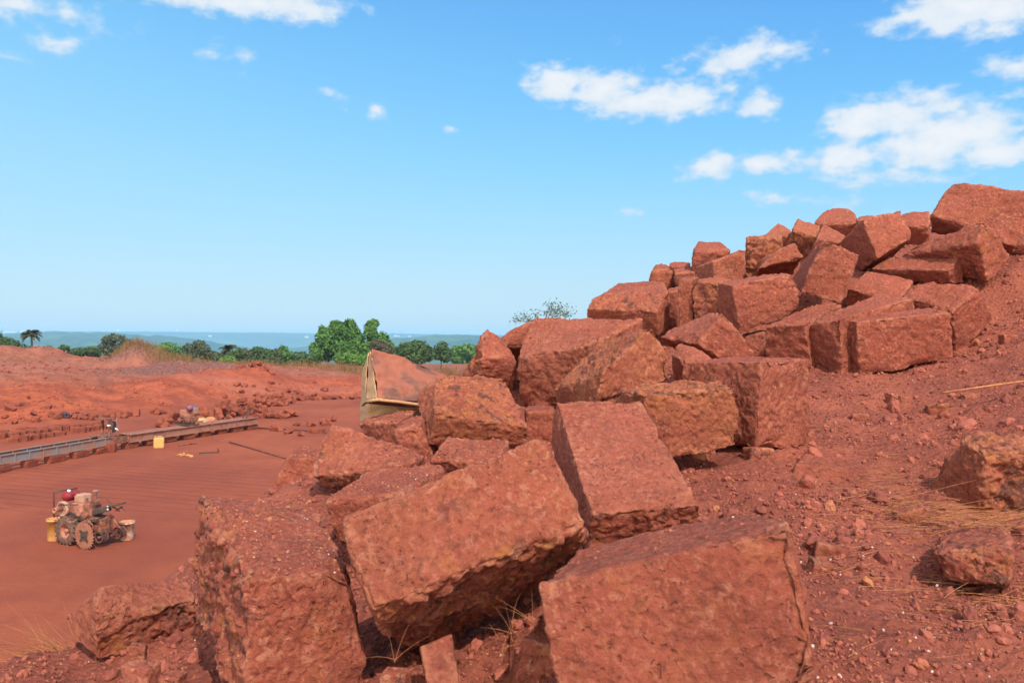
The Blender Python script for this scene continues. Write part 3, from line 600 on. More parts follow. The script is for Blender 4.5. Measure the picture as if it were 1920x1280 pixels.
def scatter(P, S, sub, T):
    """angular pebbles of radius S at P"""
    bv, bf = ico(sub); n = len(P); R = rand_rot(n)
    var = np.stack([bv*(1+.38*pn(bv*1.5+k*9.1)[:, None])*np.array([1, .75+.2*(k % 3)/3, .62]) for k in range(12)])
    V = var[rng.integers(0, 12, n)]*S[:, None, None]; V = np.einsum('nij,nvj->nvi', R, V)+P[:, None]
    F = bf[None]+(np.arange(n)*len(bv))[:, None, None]
    return V.reshape(-1, 3), F.reshape(-1, 3), np.repeat(T, len(bv))
def bank_pts(n, ymin=.85, ymax=5.5, t0=-.78, t1=.78):
    Y = np.exp(rng.uniform(math.log(ymin), math.log(ymax), n)); T = rng.uniform(t0, t1, n); Q = np.column_stack([T*(Y+.25), Y])
    Q = Q[outdist(Q) < .35]; clump = fbm(np.column_stack([Q*2.2, np.zeros(len(Q))]), 2)
    Q = Q[rng.uniform(-.75, .7, len(Q)) < clump]
    return np.column_stack([Q, bank_z(Q)])
allV = []; allF = []; allT = []; nn = 0
for (n, sub, med, sig, lo, hi) in ((90000, 0, .0027, .4, .0013, .007), (14000, 1, .0050, .5, .003, .016), (900, 2, .013, .45, .009, .034)):
    P = bank_pts(n); S = np.clip(med*np.exp(rng.normal(0, sig, len(P)))*(P[:, 1]/1.6)**.75, lo, hi); P[:, 2] += S*.25
    V, F, T = scatter(P, S, sub, np.where(S > .0042, rng.uniform(0, .84, len(P)), rng.uniform(0, .985, len(P)))); allV.append(V); allF.append(F+nn); allT.append(T); nn += len(V)
g = link('gravel', np_mesh('gravel', np.concatenate(allV), np.concatenate(allF), M_PEB, False, {'tint': np.concatenate(allT)})); g['kind'] = 'stuff'
# grit lying on the flat tops of some blocks
allV = []; allF = []; allT = []; nn = 0
names = list(BLK.keys())
for i, k in enumerate(names):
    cnt = {'A': 800, 'G': 320, 'C': 60, 'B': 40, 'I': 150, 'F': 80, 'W': 60, 'V': 50, 'X': 50, 'Z': 40, 'Y2': 60, 'H': 60, 'E': 60, 'J': 70, 'AL1': 60, 'D': 50, 'P': 30, 'N2': 60, 'K': 40}.get(k, 0)
    if not cnt: continue
    V = ALLV[1+i]; F = ALLF[1+i]-sum(len(x) for x in ALLV[:1+i]); N = vnormals(V, F)
    cand = np.where(N[:, 2] > .8)[0]
    if len(cand) == 0: continue
    cl = fbm(V[cand]*9, 2); cand = cand[rng.uniform(-.5, .6, len(cand)) < cl]
    if len(cand) == 0: continue
    P = V[rng.choice(cand, cnt)]; S = np.clip(.0017*np.exp(rng.normal(0, .5, cnt))*(P[:, 1]/1.5)**.5, .0008, .007); P[:, 2] += S*.2
    V, F, T = scatter(P, S, 1, np.where(S > .003, rng.uniform(0, .93, cnt), rng.uniform(0, .99, cnt))); allV.append(V); allF.append(F+nn); allT.append(T); nn += len(V)
g = link('loose_grit', np_mesh('loose_grit', np.concatenate(allV), np.concatenate(allF), M_PEB, False, {'tint': np.concatenate(allT)})); g['kind'] = 'stuff'

# ---------------------------------------------------------------- straw
M_STRAW = plain('dry_straw', (0.45, 0.185, 0.07), .7, 0, (0.33, 0.12, 0.05), 30)
def blades(spec):
    """spec: list of (p0, dir, length, width, sag) -> tapered three-sided blades"""
    V = []; F = []
    for p0, dr, L, wd, sag in spec:
        p0 = np.array(p0, float); dr = np.array(dr, float); dr /= np.linalg.norm(dr)
        sd = np.cross(dr, [0, 0, 1]); sd /= np.linalg.norm(sd)+1e-9; up = np.cross(sd, dr); b = len(V); K = 5
        bend = sd*rng.normal(0, .12)*L
        for k in range(K):
            s = k/(K-1); c = p0+dr*L*s+np.array([0, 0, -sag*L*s*s])+bend*s*s; r = wd*(1-.75*s)
            V += [c+sd*r, c-sd*r*.5+up*r*.8, c-sd*r*.5-up*r*.8]
        for k in range(K-1):
            for j in range(3): F.append((b+3*k+j, b+3*k+(j+1) % 3, b+3*k+3+(j+1) % 3, b+3*k+3+j))
    return np.array(V), np.array(F)
def on_bank(u, v, Y):
    p = pt(u, v, Y); return np.array([p[0], p[1], float(bank_z(p[None, :2])[0])])
sp = []
for _ in range(170):
    u = rng.normal(1815, 95); Y = rng.normal(2.0, .07); p = on_bank(u, 0, Y); a = rng.normal(.05, .35)+(math.pi if rng.random() < .5 else 0)
    sp.append((p+[0, 0, rng.uniform(.0, .035)], (math.cos(a), math.sin(a), rng.normal(.05, .1)), rng.uniform(.06, .30), rng.uniform(.0006, .0014), rng.uniform(-.03, .18)))
for _ in range(80):
    u, Y = (rng.normal(1700, 70), rng.normal(1.62, .10)) if rng.random() < .45 else (rng.normal(1850, 60), rng.normal(1.50, .08))
    p = on_bank(u, 0, Y); a = rng.normal(-.1, .5)+(math.pi if rng.random() < .5 else 0)
    sp.append((p+[0, 0, rng.uniform(.002, .02)], (math.cos(a), math.sin(a), rng.normal(.05, .1)), rng.uniform(.04, .2), rng.uniform(.0005, .001), rng.uniform(0, .2)))
for _ in range(130):
    u, Y = rng.uniform(1500, 1950), rng.uniform(1.2, 3.2)
    p = on_bank(u, 0, Y); a = rng.uniform(0, 6.28)
    sp.append((p+[0, 0, rng.uniform(.002, .012)], (math.cos(a), math.sin(a), rng.normal(.03, .06)), rng.uniform(.03, .14), rng.uniform(.0005, .0009), rng.uniform(0, .1)))
for _ in range(60):
    u, Y = rng.normal(1650, 40), rng.normal(2.35, .12); p = on_bank(u, 0, Y); a = rng.normal(.2, .4)
    sp.append((p+[0, 0, .006], (math.cos(a), math.sin(a), .05), rng.uniform(.06, .2), rng.uniform(.0006, .001), .1))
for (u, v, Y) in ((960, 1190, 1.27), (940, 1215, 1.26), (1000, 1170, 1.3), (740, 1240, 1.28)):
    for _ in range(4):
        a = rng.uniform(0, 3.1); sp.append((pt(u, v+rng.normal(0, 8), Y), (math.cos(a), .1, abs(math.sin(a))), rng.uniform(.04, .09), .0006, .2))
V, F = blades(sp); s_ = link('dry_straw', np_mesh('dry_straw', V, F, M_STRAW, True)); s_['kind'] = 'stuff'
sp = []
b0 = on_bank(118, 1150, 1.86)
for _ in range(70):
    a = rng.normal(2.75, .45); sp.append((b0+np.array([rng.normal(0, .03), rng.normal(0, .02), -.005]), (math.cos(a), rng.normal(0, .25), abs(math.sin(a))*.75+.03), rng.uniform(.05, .19), rng.uniform(.0007, .0013), rng.uniform(.0, .3)))
V, F = blades(sp); o = link('grass_tuft', np_mesh('grass_tuft', V, F, M_STRAW, True)); rebase(o, b0)
tag(o, 'small dry grass tuft at the brink, left of the low angular rock', 'grass')
mb = MB(); mb.tube([pt(1768, 736, 2.95), pt(1850, 724, 2.97), pt(1935, 712, 3.0)], [.0045, .004, .003], 6)
o = mb.build('dry_stalk', M_STRAW, smooth=True); rebase(o, pt(1768, 736, 2.95)); tag(o, 'single long pale dry stalk lying on the upper slope at the right edge', 'stalk')

# ---------------------------------------------------------------- tarpaulin hood
M_TARP = plain('dusty_tarpaulin', (0.31, 0.105, 0.067), .85, 0, (0.15, 0.072, 0.056), 7, .9, cov=(.45, .6), spec=.15)
def woven():
    m, t = new_mat('pale_woven_sheet'); v = t.n('ShaderNodeTexCoord').outputs['Object']
    ch = t.n('ShaderNodeTexChecker', {'Vector': v, 'Scale': 190.0, 'Color1': (.55, .35, .18, 1), 'Color2': (.34, .16, .075, 1)}).outputs[0]
    col = t.mix(t.ramp(t.noise(v, 9.0, 4), .45, .65, 0, .75), ch, (.42, .2, .11))
    finish(t, col, .8, t.n('ShaderNodeBump', {'Strength': .4, 'Distance': .006, 'Height': t.noise(v, 28.0, 4)}).outputs[0]); return m
M_WOVEN = woven()
def sheet(grid, thick=.004, wr=.006, seed=0, sub=14):
    """grid: rows of control points -> finely divided wrinkled sheet with thickness"""
    G = np.array(grid, float); nr, nc = G.shape[:2]
    def interp(A, n):
        x = np.linspace(0, len(A)-1, n); i = np.minimum(x.astype(int), len(A)-2); f = (x-i).reshape((-1,)+(1,)*(A.ndim-1)); return A[i]*(1-f)+A[i+1]*f
    H = interp(G, (nr-1)*sub+1); H = np.swapaxes(interp(np.swapaxes(H, 0, 1), (nc-1)*sub+1), 0, 1)
    n0, n1 = H.shape[:2]; V = H.reshape(-1, 3); i = (np.arange(n0-1)[:, None]*n1+np.arange(n1-1)).ravel(); F = np.column_stack([i, i+1, i+n1+1, i+n1])
    N = vnormals(V, F); V = V+N*(wr*fbm(V*np.array([7, 7, 16])+seed, 3)+.5*wr*pn(V*np.array([14, 14, 60])+seed))[:, None]
    n = len(V); top = V+N*thick/2; bot = V-N*thick/2
    rim = list(range(n1))+[k*n1+n1-1 for k in range(1, n0)]+[(n0-1)*n1+k for k in range(n1-2, -1, -1)]+[k*n1 for k in range(n0-2, 0, -1)]
    rf = [(rim[k], rim[k]+n, rim[(k+1) % len(rim)]+n, rim[(k+1) % len(rim)]) for k in range(len(rim))]
    return np.concatenate([top, bot]), np.concatenate([F, F[:, ::-1]+n, np.array(rf)])
tp = thing('tarpaulin', 'stiff dusty tarpaulin folded like a hood with pale woven inside, perched at the pit edge', 'tarpaulin', tuple(pt(735, 785, 3.15)))
def tpart(name, V, F, mat): o = link(name, np_mesh(name, V, F, mat, True)); adopt(o, tp); return o
tpart('top_sheet', *sheet([[pt(695,657,3.16), pt(741,670,3.24), pt(790,686,3.32), pt(840,703,3.40)], [pt(700,690,3.08), pt(745,706,3.14), pt(792,714,3.2), pt(845,726,3.28)],
     [pt(706,725,3.02), pt(747,730,3.05), pt(792,738,3.1), pt(845,748,3.16)], [pt(708,749,2.99), pt(748,751,3.02), pt(795,756,3.05), pt(845,765,3.1)]], wr=.016), M_TARP)
tpart('side_flap', *sheet([[pt(693,660,3.17), pt(694,658,3.165)], [pt(690,705,3.15), pt(702,700,3.075)], [pt(686,748,3.1), pt(708,749,2.995)]], wr=.005, seed=4), M_WOVEN)
tpart('inner_wall', *sheet([[pt(692,661,3.2), pt(680,697,3.42)], [pt(686,715,3.17), pt(679,725,3.4)], [pt(688,752,3.13), pt(675,764,3.38)]], wr=.006, seed=9), M_WOVEN)
tpart('back_sheet', *sheet([[pt(695,658,3.17), pt(745,671,3.26), pt(840,704,3.42)], [pt(680,700,3.45), pt(742,705,3.5), pt(840,725,3.6)], [pt(676,765,3.42), pt(742,765,3.5), pt(840,770,3.6)]], wr=.006, seed=14), M_TARP)
tpart('lower_skirt', *sheet([[pt(676,762,3.38), pt(690,756,3.12), pt(745,762,3.12), pt(830,768,3.16)], [pt(676,790,3.36), pt(690,788,3.12), pt(745,779,3.12), pt(830,790,3.16)]], wr=.010, seed=21), M_WOVEN)
mb = MB(); mb.tube([pt(688,752,3.0), pt(709,749,2.985), pt(748,753,3.01), pt(795,760,3.04), pt(845,767,3.09)], .006, 8); o = mb.build('hem', M_WOVEN, smooth=True); adopt(o, tp)

# ---------------------------------------------------------------- quarry terrain
def itp(u, xs, ys): return np.interp(u, xs, ys)
MOUNDS = [(22,84,655,3.2,3),(-45,84,652,3,3),(102,86,656,2.2,3),(250,75,657,2.0,3),(295,76,672,2.5,3),(335,72,680,3.5,3),(405,76,685,4,3),(30,58,687,2.2,2.4),(75,57,698,2.5,2.2),(135,55,708,2.4,2),
          (275,66,690,3.4,3),(600,80,690,5,4),(480,80,688,4,4),(850,70,694,5,5),(165,80,668,3,3)]
def quarry_z(t, Y, Q=None, detail=True):
    u = t*FPX+960
    Yt = itp(u, [-600,0,180,330,450,600,680,900,1400,2500], [28,35.3,38.8,44.8,50.6,53.9,55.5,56,52,46])
    Yc = itp(u, [-600,0,112,187,215,337,412,487,562,675,900,2500], [37,43,45,46.5,50,54,57,60,62,63,64,60])
    zc = itp(u, [-600,0,40,112,187,215,280,337,412,487,520,562,675,900,2500], [1.35,1.35,1.5,1.4,.95,1.1,1.5,1.72,1.85,1.9,1.5,1.1,1.05,1.0,1.0])
    zp = itp(u, [-600,0,300,450,700,2500], [1.95,1.95,1.2,.7,.45,.45])+0.012*np.clip(Y-75, -10, 45)*itp(u, [0, 300, 500], [1, .6, .1])
    for (mu, my, mv, wx, wy) in MOUNDS:
        z0 = CAMZ-(mv-640)/FPX*my; base = float(itp(mu, [-600,0,300,450,700,2500], [1.95,1.95,1.2,.7,.45,.45]))+0.012*min(max(my-75, -10), 45)*float(itp(mu, [0, 300, 500], [1, .6, .1]))
        x0 = (mu-960)/FPX*my; d2 = np.sqrt(((t*Y-x0)/wx)**2+((Y-my)/wy)**2)
        zp = zp+max(.1, z0-base)*np.clip(1.1-d2*.66, 0, 1)**1.1
    X3 = np.column_stack([t*Y, Y, np.zeros(len(t))])
    wig = 1.1*fbm(X3*.22, 3)
    s = (Y-Yt+wig*.6)/np.maximum(Yc-Yt, 2)
    up = np.clip(s, 0, 1); up = up*.75+sstep(up, 0, 1)*.25
    z = zc*up
    b = np.clip((Y-Yc)/6, 0, 1); z = np.where(Y > Yc, zc*(1-.45*sstep(b, 0, 1)), z)
    b2 = sstep((Y-Yc-3)/6, 0, 1); z = z*(1-b2)+zp*b2
    z = z-np.maximum(0, Y-122)*.55
    k = sstep(s, -.05, .35)
    z = z+k*(0.14*fbm(X3*.5, 4)+.07*fbm(X3*1.7+9, 3)+.06*np.maximum(0, pn(X3*3.3)))+(1-k)*.012*fbm(X3*.6, 2)
    return z, k, b2, u
Q, T, F = fan(-1.0, 1.0, 860, 4.5, 165.0, 470)
Zq, Kq, B2, Uq = quarry_z(T, Q[:, 1])
ptint = np.zeros(len(T))
for (mu, my, wx, wy) in ((285,67,5.5,5.5),(405,73,7,3),(600,70,9,2.5),(250,75,2.5,3.5)):
    x0 = (mu-960)/FPX*my; ptint = np.maximum(ptint, np.clip(1.3-np.hypot((Q[:, 0]-x0)/wx, (Q[:, 1]-my)/wy), 0, 1))
pale = np.zeros(len(T))
for (mu, my, wx, wy) in ((30,58,4,3),(110,56,3.5,2.5),(110,72,9,7),(480,54,9,2.2),(620,57,5,2.0)):
    x0 = (mu-960)/FPX*my; pale = np.maximum(pale, np.clip(1.2-np.hypot((Q[:, 0]-x0)/wx, (Q[:, 1]-my)/wy), 0, 1))
def quarry_mat():
    m, t = new_mat('quarry_earth'); v = t.n('ShaderNodeTexCoord').outputs['Object']
    mnd = attr(t, 'mound'); pur = attr(t, 'purple'); pal = attr(t, 'pale')
    big = t.noise(v, .16, 5, .6); fl = t.mix(t.ramp(big, .35, .65), (0.325, 0.085, 0.042), (0.24, 0.061, 0.034))
    fl = t.mix(t.ramp(t.noise(v, 1.3, 7, .7), .45, .65, 0, .45), fl, (0.21, 0.052, 0.033))
    fl = t.mix(t.ramp(t.noise(v, 7.0, 4, .7), .62, .72, 0, .4), fl, (0.42, 0.14, 0.085))
    # saw-cut courses left on the floor: dust collects along parallel cuts
    sepv = t.n('ShaderNodeSeparateXYZ', {0: v}); q = t.math('ADD', t.math('MULTIPLY', sepv.outputs[0], .34), t.math('MULTIPLY', sepv.outputs[1], .94))
    q = t.math('ADD', q, t.math('MULTIPLY', t.noise(v, .5, 2), .15))
    ph = t.math('FRACT', t.math('MULTIPLY', q, 1/.46)); line = t.ramp(t.math('ABSOLUTE', t.math('SUBTRACT', ph, .5)), .0, .22, 1.0, 0.0)
    msk = t.ramp(t.noise(v, .13, 3), .42, .58); far = t.ramp(sepv.outputs[1], 17.0, 19.5); near = t.ramp(sepv.outputs[1], 24.5, 27.0, 1, 0)
    line = t.math('MULTIPLY', t.math('MULTIPLY', line, t.math('MULTIPLY', far, near)), t.math('MULTIPLY', t.math('MULTIPLY_ADD', msk, .7, .3), t.ramp(t.noise(v, .9, 5, .65), .3, .6, .35, 1.0)))
    fl = t.mix(t.math('MULTIPLY', line, .45), fl, (0.19, 0.045, 0.028))
    q2 = t.math('ADD', t.math('MULTIPLY', sepv.outputs[0], .94), t.math('MULTIPLY', sepv.outputs[1], -.34))
    md = t.mix(t.ramp(t.noise(v, .5, 6, .65), .38, .62), (0.39, 0.096, 0.044), (0.255, 0.06, 0.031))
    md = t.mix(t.ramp(t.noise(v, 2.6, 7, .72), .48, .62, 0, .65), md, (0.20, 0.05, 0.03))
    md = t.mix(t.math('MULTIPLY', attr(t, 'behind'), .8), md, t.mix(t.ramp(t.noise(v, .9, 6, .7), .4, .6), (0.30, 0.115, 0.07), (0.21, 0.075, 0.048)))
    md = t.mix(t.math('MULTIPLY', pal, .35), md, (0.40, 0.15, 0.10))
    pn_ = t.noise(v, 4.5, 4, .7); pc = t.mix(t.ramp(pn_, .42, .62), (0.13, 0.05, 0.038), (0.27, 0.125, 0.095))
    md = t.mix(t.ramp(pur, .2, .6, 0, .85), md, pc)
    col = t.mix(mnd, fl, md)
    hh = t.math('ADD', t.math('MULTIPLY', t.noise(v, 6.0, 7, .7), .7), t.math('MULTIPLY', line, -.5))
    bp = t.n('ShaderNodeBump', {'Strength': .55, 'Distance': .10, 'Height': hh}).outputs[0]
    finish(t, col, .95, bp, spec=.1); return m
q = struct(link('quarry_floor', np_mesh('quarry_floor', np.column_stack([Q, Zq]), F, quarry_mat(), True, {'mound': np.maximum(Kq, B2), 'purple': ptint, 'pale': pale, 'behind': B2})))
def crumb_mat():
    m, t = new_mat('bank_crumbs'); k = attr(t, 'tint'); finish(t, t.mix(k, (0.22, 0.055, 0.032), (0.42, 0.125, 0.07)), .95, spec=.1); return m
M_FCRUMB = crumb_mat()
def qz(x, y):
    return float(quarry_z(np.array([x/y]), np.array([float(y)]))[0][0])

# rubble crumbs on the earth banks and mounds
n_ = 26000; Tq_ = rng.uniform(-.72, .05, n_); Yq_ = rng.uniform(34, 92, n_); zz, kk, bb, uu = quarry_z(Tq_, Yq_)
cl = fbm(np.column_stack([Tq_*Yq_*.25, Yq_*.25, np.zeros(n_)]), 3); kp = (np.maximum(kk, bb) > .25) & (rng.uniform(-.6, .9, n_) < cl)
P = np.column_stack([Tq_*Yq_, Yq_, zz])[kp]; S = np.clip(.045*np.exp(rng.normal(0, .55, len(P))), .02, .17); P[:, 2] += S*.25
V, F, T = scatter(P, S, 0, rng.uniform(0, .7, len(P))); g = link('rubble', np_mesh('rubble', V, F, M_FCRUMB, False, {'tint': T})); g['kind'] = 'stuff'
# ---------------------------------------------------------------- loose blocks in the pit
M_FSTONE = plain('far_laterite', (0.27, 0.072, 0.039), .95, 0, (0.17, 0.046, 0.028), 3.5, .6, cov=(.4, .65), spec=.1)
FM = []
for k in range(9):
    p, F = cube_lattice(5, 5, 5); d = np.array([.38, .25, .2])*np.random.default_rng(k).uniform(.8, 1.15, 3); h = d/2; q_ = p*h
    inn = np.clip(q_, -(h-.02), h-.02); dd = q_-inn; V = inn+dd/np.linalg.norm(dd, axis=1)[:, None]*.02
    V += .018*fbm(V*6+k*31, 2)[:, None]*p; FM.append(np_mesh('loose_block', V, F, M_FSTONE, False))
def heap(n, poly, label, group, size=(.8, 1.2), stack=0.0, flat=False, yaw=None):
    """n blocks scattered between photo-independent ground points: poly = list of (x, y, spread_x, spread_y)"""
    for i in range(n):
        f = rng.uniform(0, len(poly)-1.0001); a = int(f); f -= a
        A = np.array(poly[a], float); B_ = np.array(poly[a+1], float); c = A*(1-f)+B_*f
        x, y = c[0]+rng.normal(0, c[2]), c[1]+rng.normal(0, c[3]); s = rng.uniform(*size)
        o = bpy.data.objects.new('loose_block', FM[rng.integers(0, 9)]); C.objects.link(o)
        lift = stack*rng.random()**1.5*max(0, 1-(abs(x-c[0])/(c[2]*2.2+1e-6))) if stack else 0
        o.location = (x, y, qz(x, y)+.08*s+lift); o.scale = (s, s, s)
        o.rotation_euler = (0 if flat else rng.normal(0, .45), 0 if flat else rng.normal(0, .45), rng.uniform(0, 3.14) if yaw is None else yaw+rng.normal(0, .08))
        tag(o, label, 'loose block', group)
def fp(u, v, sx, sy):
    p = onfloor(u, v); return (p[0], p[1], sx, sy)
heap(84, [fp(345,797,.5,.5), fp(385,787,.6,1.0), fp(430,777,.7,1.0), fp(470,772,.6,.8)], 'small block in the big rubble heap beyond the girder', 'blocks in the rubble heap beyond the girder', stack=.7, size=(.9, 1.4))
heap(30, [fp(425,770,.6,.5), fp(480,762,.8,.6), fp(545,757,.8,.5)], 'small block in the low rubble tongue behind the big heap', 'blocks in the rubble tongue', stack=.3)
heap(50, [fp(480,752,.4,.4), fp(560,750,.4,.4), fp(620,748,.4,.4), fp(690,746,.4,.4)], 'small block in the row along the foot of the far earth bank', 'blocks along the foot of the far earth bank', size=(.9, 1.5))
heap(20, [fp(492,784,.3,.4), fp(545,782,.4,.4)], 'small block in the short heap right of the girder end', 'blocks in the short heap', stack=.2)
heap(7, [fp(575,797,.3,.4), fp(625,790,.3,.4)], 'small block lying alone on the floor near the tilted slab', 'scattered blocks near the slab')
heap(9, [fp(578,811,.1,.12), fp(606,812,.1,.12)], 'block in the neat dark row beside the left edge of the stone pile', 'blocks in the neat row', flat=True, yaw=.1, size=(.9, 1.1))
heap(5, [fp(500,806,.2,.3), fp(560,818,.2,.3)], 'block lying beside the dark cable on the floor', 'blocks beside the cable')
heap(14, [fp(170,788,.3,.4), fp(250,780,.3,.4), fp(330,771,.3,.4)], 'small block in the sparse line at the foot of the left bank', 'blocks at the foot of the left bank', size=(.9, 1.4))
heap(26, [(-24,37.0,1.5,.8), (-22.5,38.5,1.2,.8), (-21.5,39.8,1.4,.8)], 'small block tumbled on the left earth bank', 'blocks tumbled on the left bank', size=(.7, 1.1))
heap(22, [(-19,50,1.4,1.2), (-16,54,1.8,1.2), (-13,57.5,1.8,1.0)], 'small block on the slope of the far earth bank', 'blocks on the far bank slope', size=(.8, 1.5))
heap(12, [(-19.6,59.6,.7,.4), (-18.6,59.8,.7,.4)], 'small block in the cluster on the crest of the far bank', 'blocks on the crest', stack=.2, size=(.9, 1.3))
# cut courses behind the rails
for row, (ua, va, ub, vb, n, z) in enumerate(((2,832,205,802,17,.30), (-10,824,180,800,15,.30), (0,816,150,800,10,.26))):
    A = onfloor(ua, va); B_ = onfloor(ub, vb)
    for i in range(n):
        f = (i+.5+rng.normal(0, .12))/n
        if rng.random() < .12: continue
        c = A*(1-f)+B_*f; o = bpy.data.objects.new('cut_block', FM[rng.integers(0, 9)]); C.objects.link(o)
        s = rng.uniform(1.1, 1.5); o.scale = (s, s*1.2, s*1.2); o.location = (c[0], c[1], .06); o.rotation_euler = (rng.normal(0, .04), rng.normal(0, .04), .35+rng.normal(0, .06))
        tag(o, 'block in the %s course of cut stone behind the blue truss rail' % ('near', 'middle', 'far')[row], 'cut block', 'courses of cut blocks behind the rail')
# ---------------------------------------------------------------- stone cutting machine
MO = onfloor(128, 1020.3); MA = np.array([.406, .914, 0]); MA /= np.linalg.norm(MA); MW = np.array([MA[1], -MA[0], 0]); UP = np.array([0, 0, 1.0])
MAX_ = np.stack([MA, MW, UP])
def mp(s, t, z): return MO+MA*s+MW*t+UP*z
mc = thing('stone_cutting_machine', 'dusty stone cutting machine with red tank and toothed saw blade on the quarry floor', 'machine', tuple(MO))
def mpart(mb, name, mat, smooth=False, parent=None):
    o = mb.build(name, mat, smooth=smooth); adopt(o, mc)
    if parent is not None: o.parent = parent       # both share the thing's origin
    return o
for s0 in (0.0, .52):
    mb = MB(); prof = [(.13,-.075),(.2,-.085),(.245,-.08),(.262,-.055),(.262,.055),(.245,.08),(.2,.085),(.13,.075)]
    mb.lathe(prof, mp(s0, 0, .27), MA, 36)
    for k in range(18):
        for side in (-1, 1):
            th = 2*math.pi*(k+.5*(side > 0))/18; e = MW*math.cos(th)+UP*math.sin(th); tg = -MW*math.sin(th)+UP*math.cos(th)
            ax1 = MA*.85+tg*.5*side; ax1 /= np.linalg.norm(ax1); ax2 = np.cross(e, ax1)
            mb.box(mp(s0, 0, .27)+e*.268+MA*.04*side, (.095, .03, .032), np.stack([ax1, ax2, e]), .004)
    ty = mpart(mb, 'tyre', M_TYRE, True)
    mb = MB(); mb.lathe([(.0,.03),(.05,.03),(.06,.0),(.11,-.02),(.135,-.07),(.14,-.07),(.14,.07),(.135,.07)], mp(s0, 0, .27), MA, 28)
    mb.lathe([(.0,-.06),(.035,-.06),(.035,.04),(.0,.04)], mp(s0, 0, .27), MA, 16)
    mpart(mb, 'rim', M_PINK, True, ty)
mb = MB(); mb.tube([mp(0, 0, .27), mp(.52, 0, .27)], .03, 10); mb.box(mp(.26, 0, .33), (.22, .24, .26), MAX_, .03); mpart(mb, 'axle', M_RUST)
mb = MB()
for s0 in (.08, .42): mb.box(mp(s0, .2, .5), (.05, 1.0, .06), MAX_, .008)
for t0 in (-.28, .1, .66): mb.box(mp(.25, t0, .505), (.4, .05, .05), MAX_, .008)
mb.box(mp(.25, .05, .54), (.42, .7, .015), MAX_, .004); mpart(mb, 'chassis', M_DARK)
# engine
mb = MB(); mb.box(mp(.24, .10, .66), (.28, .30, .24), MAX_, .03); mb.lathe([(0,-.03),(.065,-.03),(.075,.0),(.075,.05)], mp(.07, .22, .62), MA, 20)
for k in range(5): mb.box(mp(.24, -.08+.0*k, .60+.035*k), (.24, .03, .012), MAX_, .003)
en = mpart(mb, 'engine', M_PINK)
mb = MB(); mb.box(mp(.24, .12, .86), (.2, .2, .17), MAX_, .02); mb.box(mp(.24, .0, .84), (.17, .06, .14), MAX_, .01)
for k in range(4): mb.box(mp(.135, .02+.055*k, .86), (.012, .03, .11), MAX_, .003)
mpart(mb, 'cylinder_head', M_CREAM, parent=en)
mb = MB(); mb.lathe([(0,-.15),(.05,-.15),(.09,-.11),(.1,-.06),(.1,.02),(.085,.035),(.1,.05),(.1,.11),(.085,.15),(.0,.17)], mp(.16, -.16, .90), MA, 24)
ft = mpart(mb, 'fuel_tank', M_REDT, True)
mb = MB(); mb.lathe([(.0,.035),(.03,.035),(.03,.0),(.026,-.02)], mp(.12, -.14, .985), UP, 14); mpart(mb, 'filler_cap', M_WHITE, True, ft)
mb = MB(); mb.lathe([(.0,.035),(.10,.035),(.12,.045),(.145,.045),(.145,-.035),(.12,-.035),(.10,-.01),(.0,-.01)], mp(-.02, -.12, .68), MA, 32)
for k in range(6):
    th = k*math.pi/3; mb.box(mp(-.035, -.12+.075*math.cos(th), .68+.075*math.sin(th)), (.02, .022, .022), MAX_, .004)
fw = mpart(mb, 'flywheel', M_CREAM, True)
mb = MB(); mb.lathe([(.045,-.19),(.055,-.19),(.055,-.15),(.04,-.14),(.04,-.02),(.0,-.02)], mp(-.02, -.12, .68), MA, 20); mb.lathe([(.045,-.19),(.03,-.185),(.03,-.12),(.0,-.12)], mp(-.02,-.12,.68), MA, 20); mpart(mb, 'pulley', M_PINK, True, fw)
mb = MB(); mb.tube([mp(-.06,-.32,.5), mp(-.06,-.33,.98), mp(.02,-.26,1.0), mp(.35,-.2,1.01)], .012, 8); mb.tube([mp(-.06,-.32,.52), mp(.45,-.32,.52)], .014, 8); mb.tube([mp(-.06,-.2,.76), mp(-.04,.32,.8)], .01, 8); mpart(mb, 'guard_bar', M_DARK, True)
# air cleaner, gearbox, levers
mb = MB(); mb.lathe([(.0,.03),(.052,.03),(.056,.005),(.03,-.015),(.034,-.04),(.02,-.05),(.016,-.22)], mp(.28, .40, 1.0), UP, 18); mpart(mb, 'air_cleaner', M_BLUEG, True)
mb = MB(); mb.box(mp(.22, .40, .66), (.24, .2, .3), MAX_, .03); mb.box(mp(.25, .46, .80), (.16, .16, .1), MAX_, .02); mb.tube([mp(.12,.36,.6), mp(.12,.36,.9)], .025, 10); mb.tube([mp(.12,.44,.55), mp(.12,.47,.84)], .018, 8)
mb.lathe([(0,-.05),(.07,-.05),(.08,.0),(.08,.08),(0,.1)], mp(.08, .36, .58), MA, 18); mpart(mb, 'gearbox', M_RUST)
mb = MB(); d_ = mp(.3, 1.12, .83)-mp(.2, .44, .64); L_ = np.linalg.norm(d_); d_ /= L_; s_ = np.cross(UP, d_); s_ /= np.linalg.norm(s_); u_ = np.cross(d_, s_)
mb.box((mp(.3, 1.12, .83)+mp(.2, .44, .64))/2, (L_, .14, .03), np.stack([d_, s_, u_]), .006); mb.box(mp(.22, .6, .66), (L_*.55, .16, .1), np.stack([d_, s_, u_]), .012)
mb.tube([mp(.25,.78,.78), mp(.33,.92,.7), mp(.33,.98,.66)], .012, 8); mb.tube([mp(.3,.86,.76), mp(.22,.76,.9)], .008, 6); mb.tube([mp(.32,1.0,.76), mp(.36,1.12,.66)], .008, 6); mb.tube([mp(.3,.9,.66), mp(.42,.98,.74)], .01, 6)
mpart(mb, 'lever_arm', M_DARK)
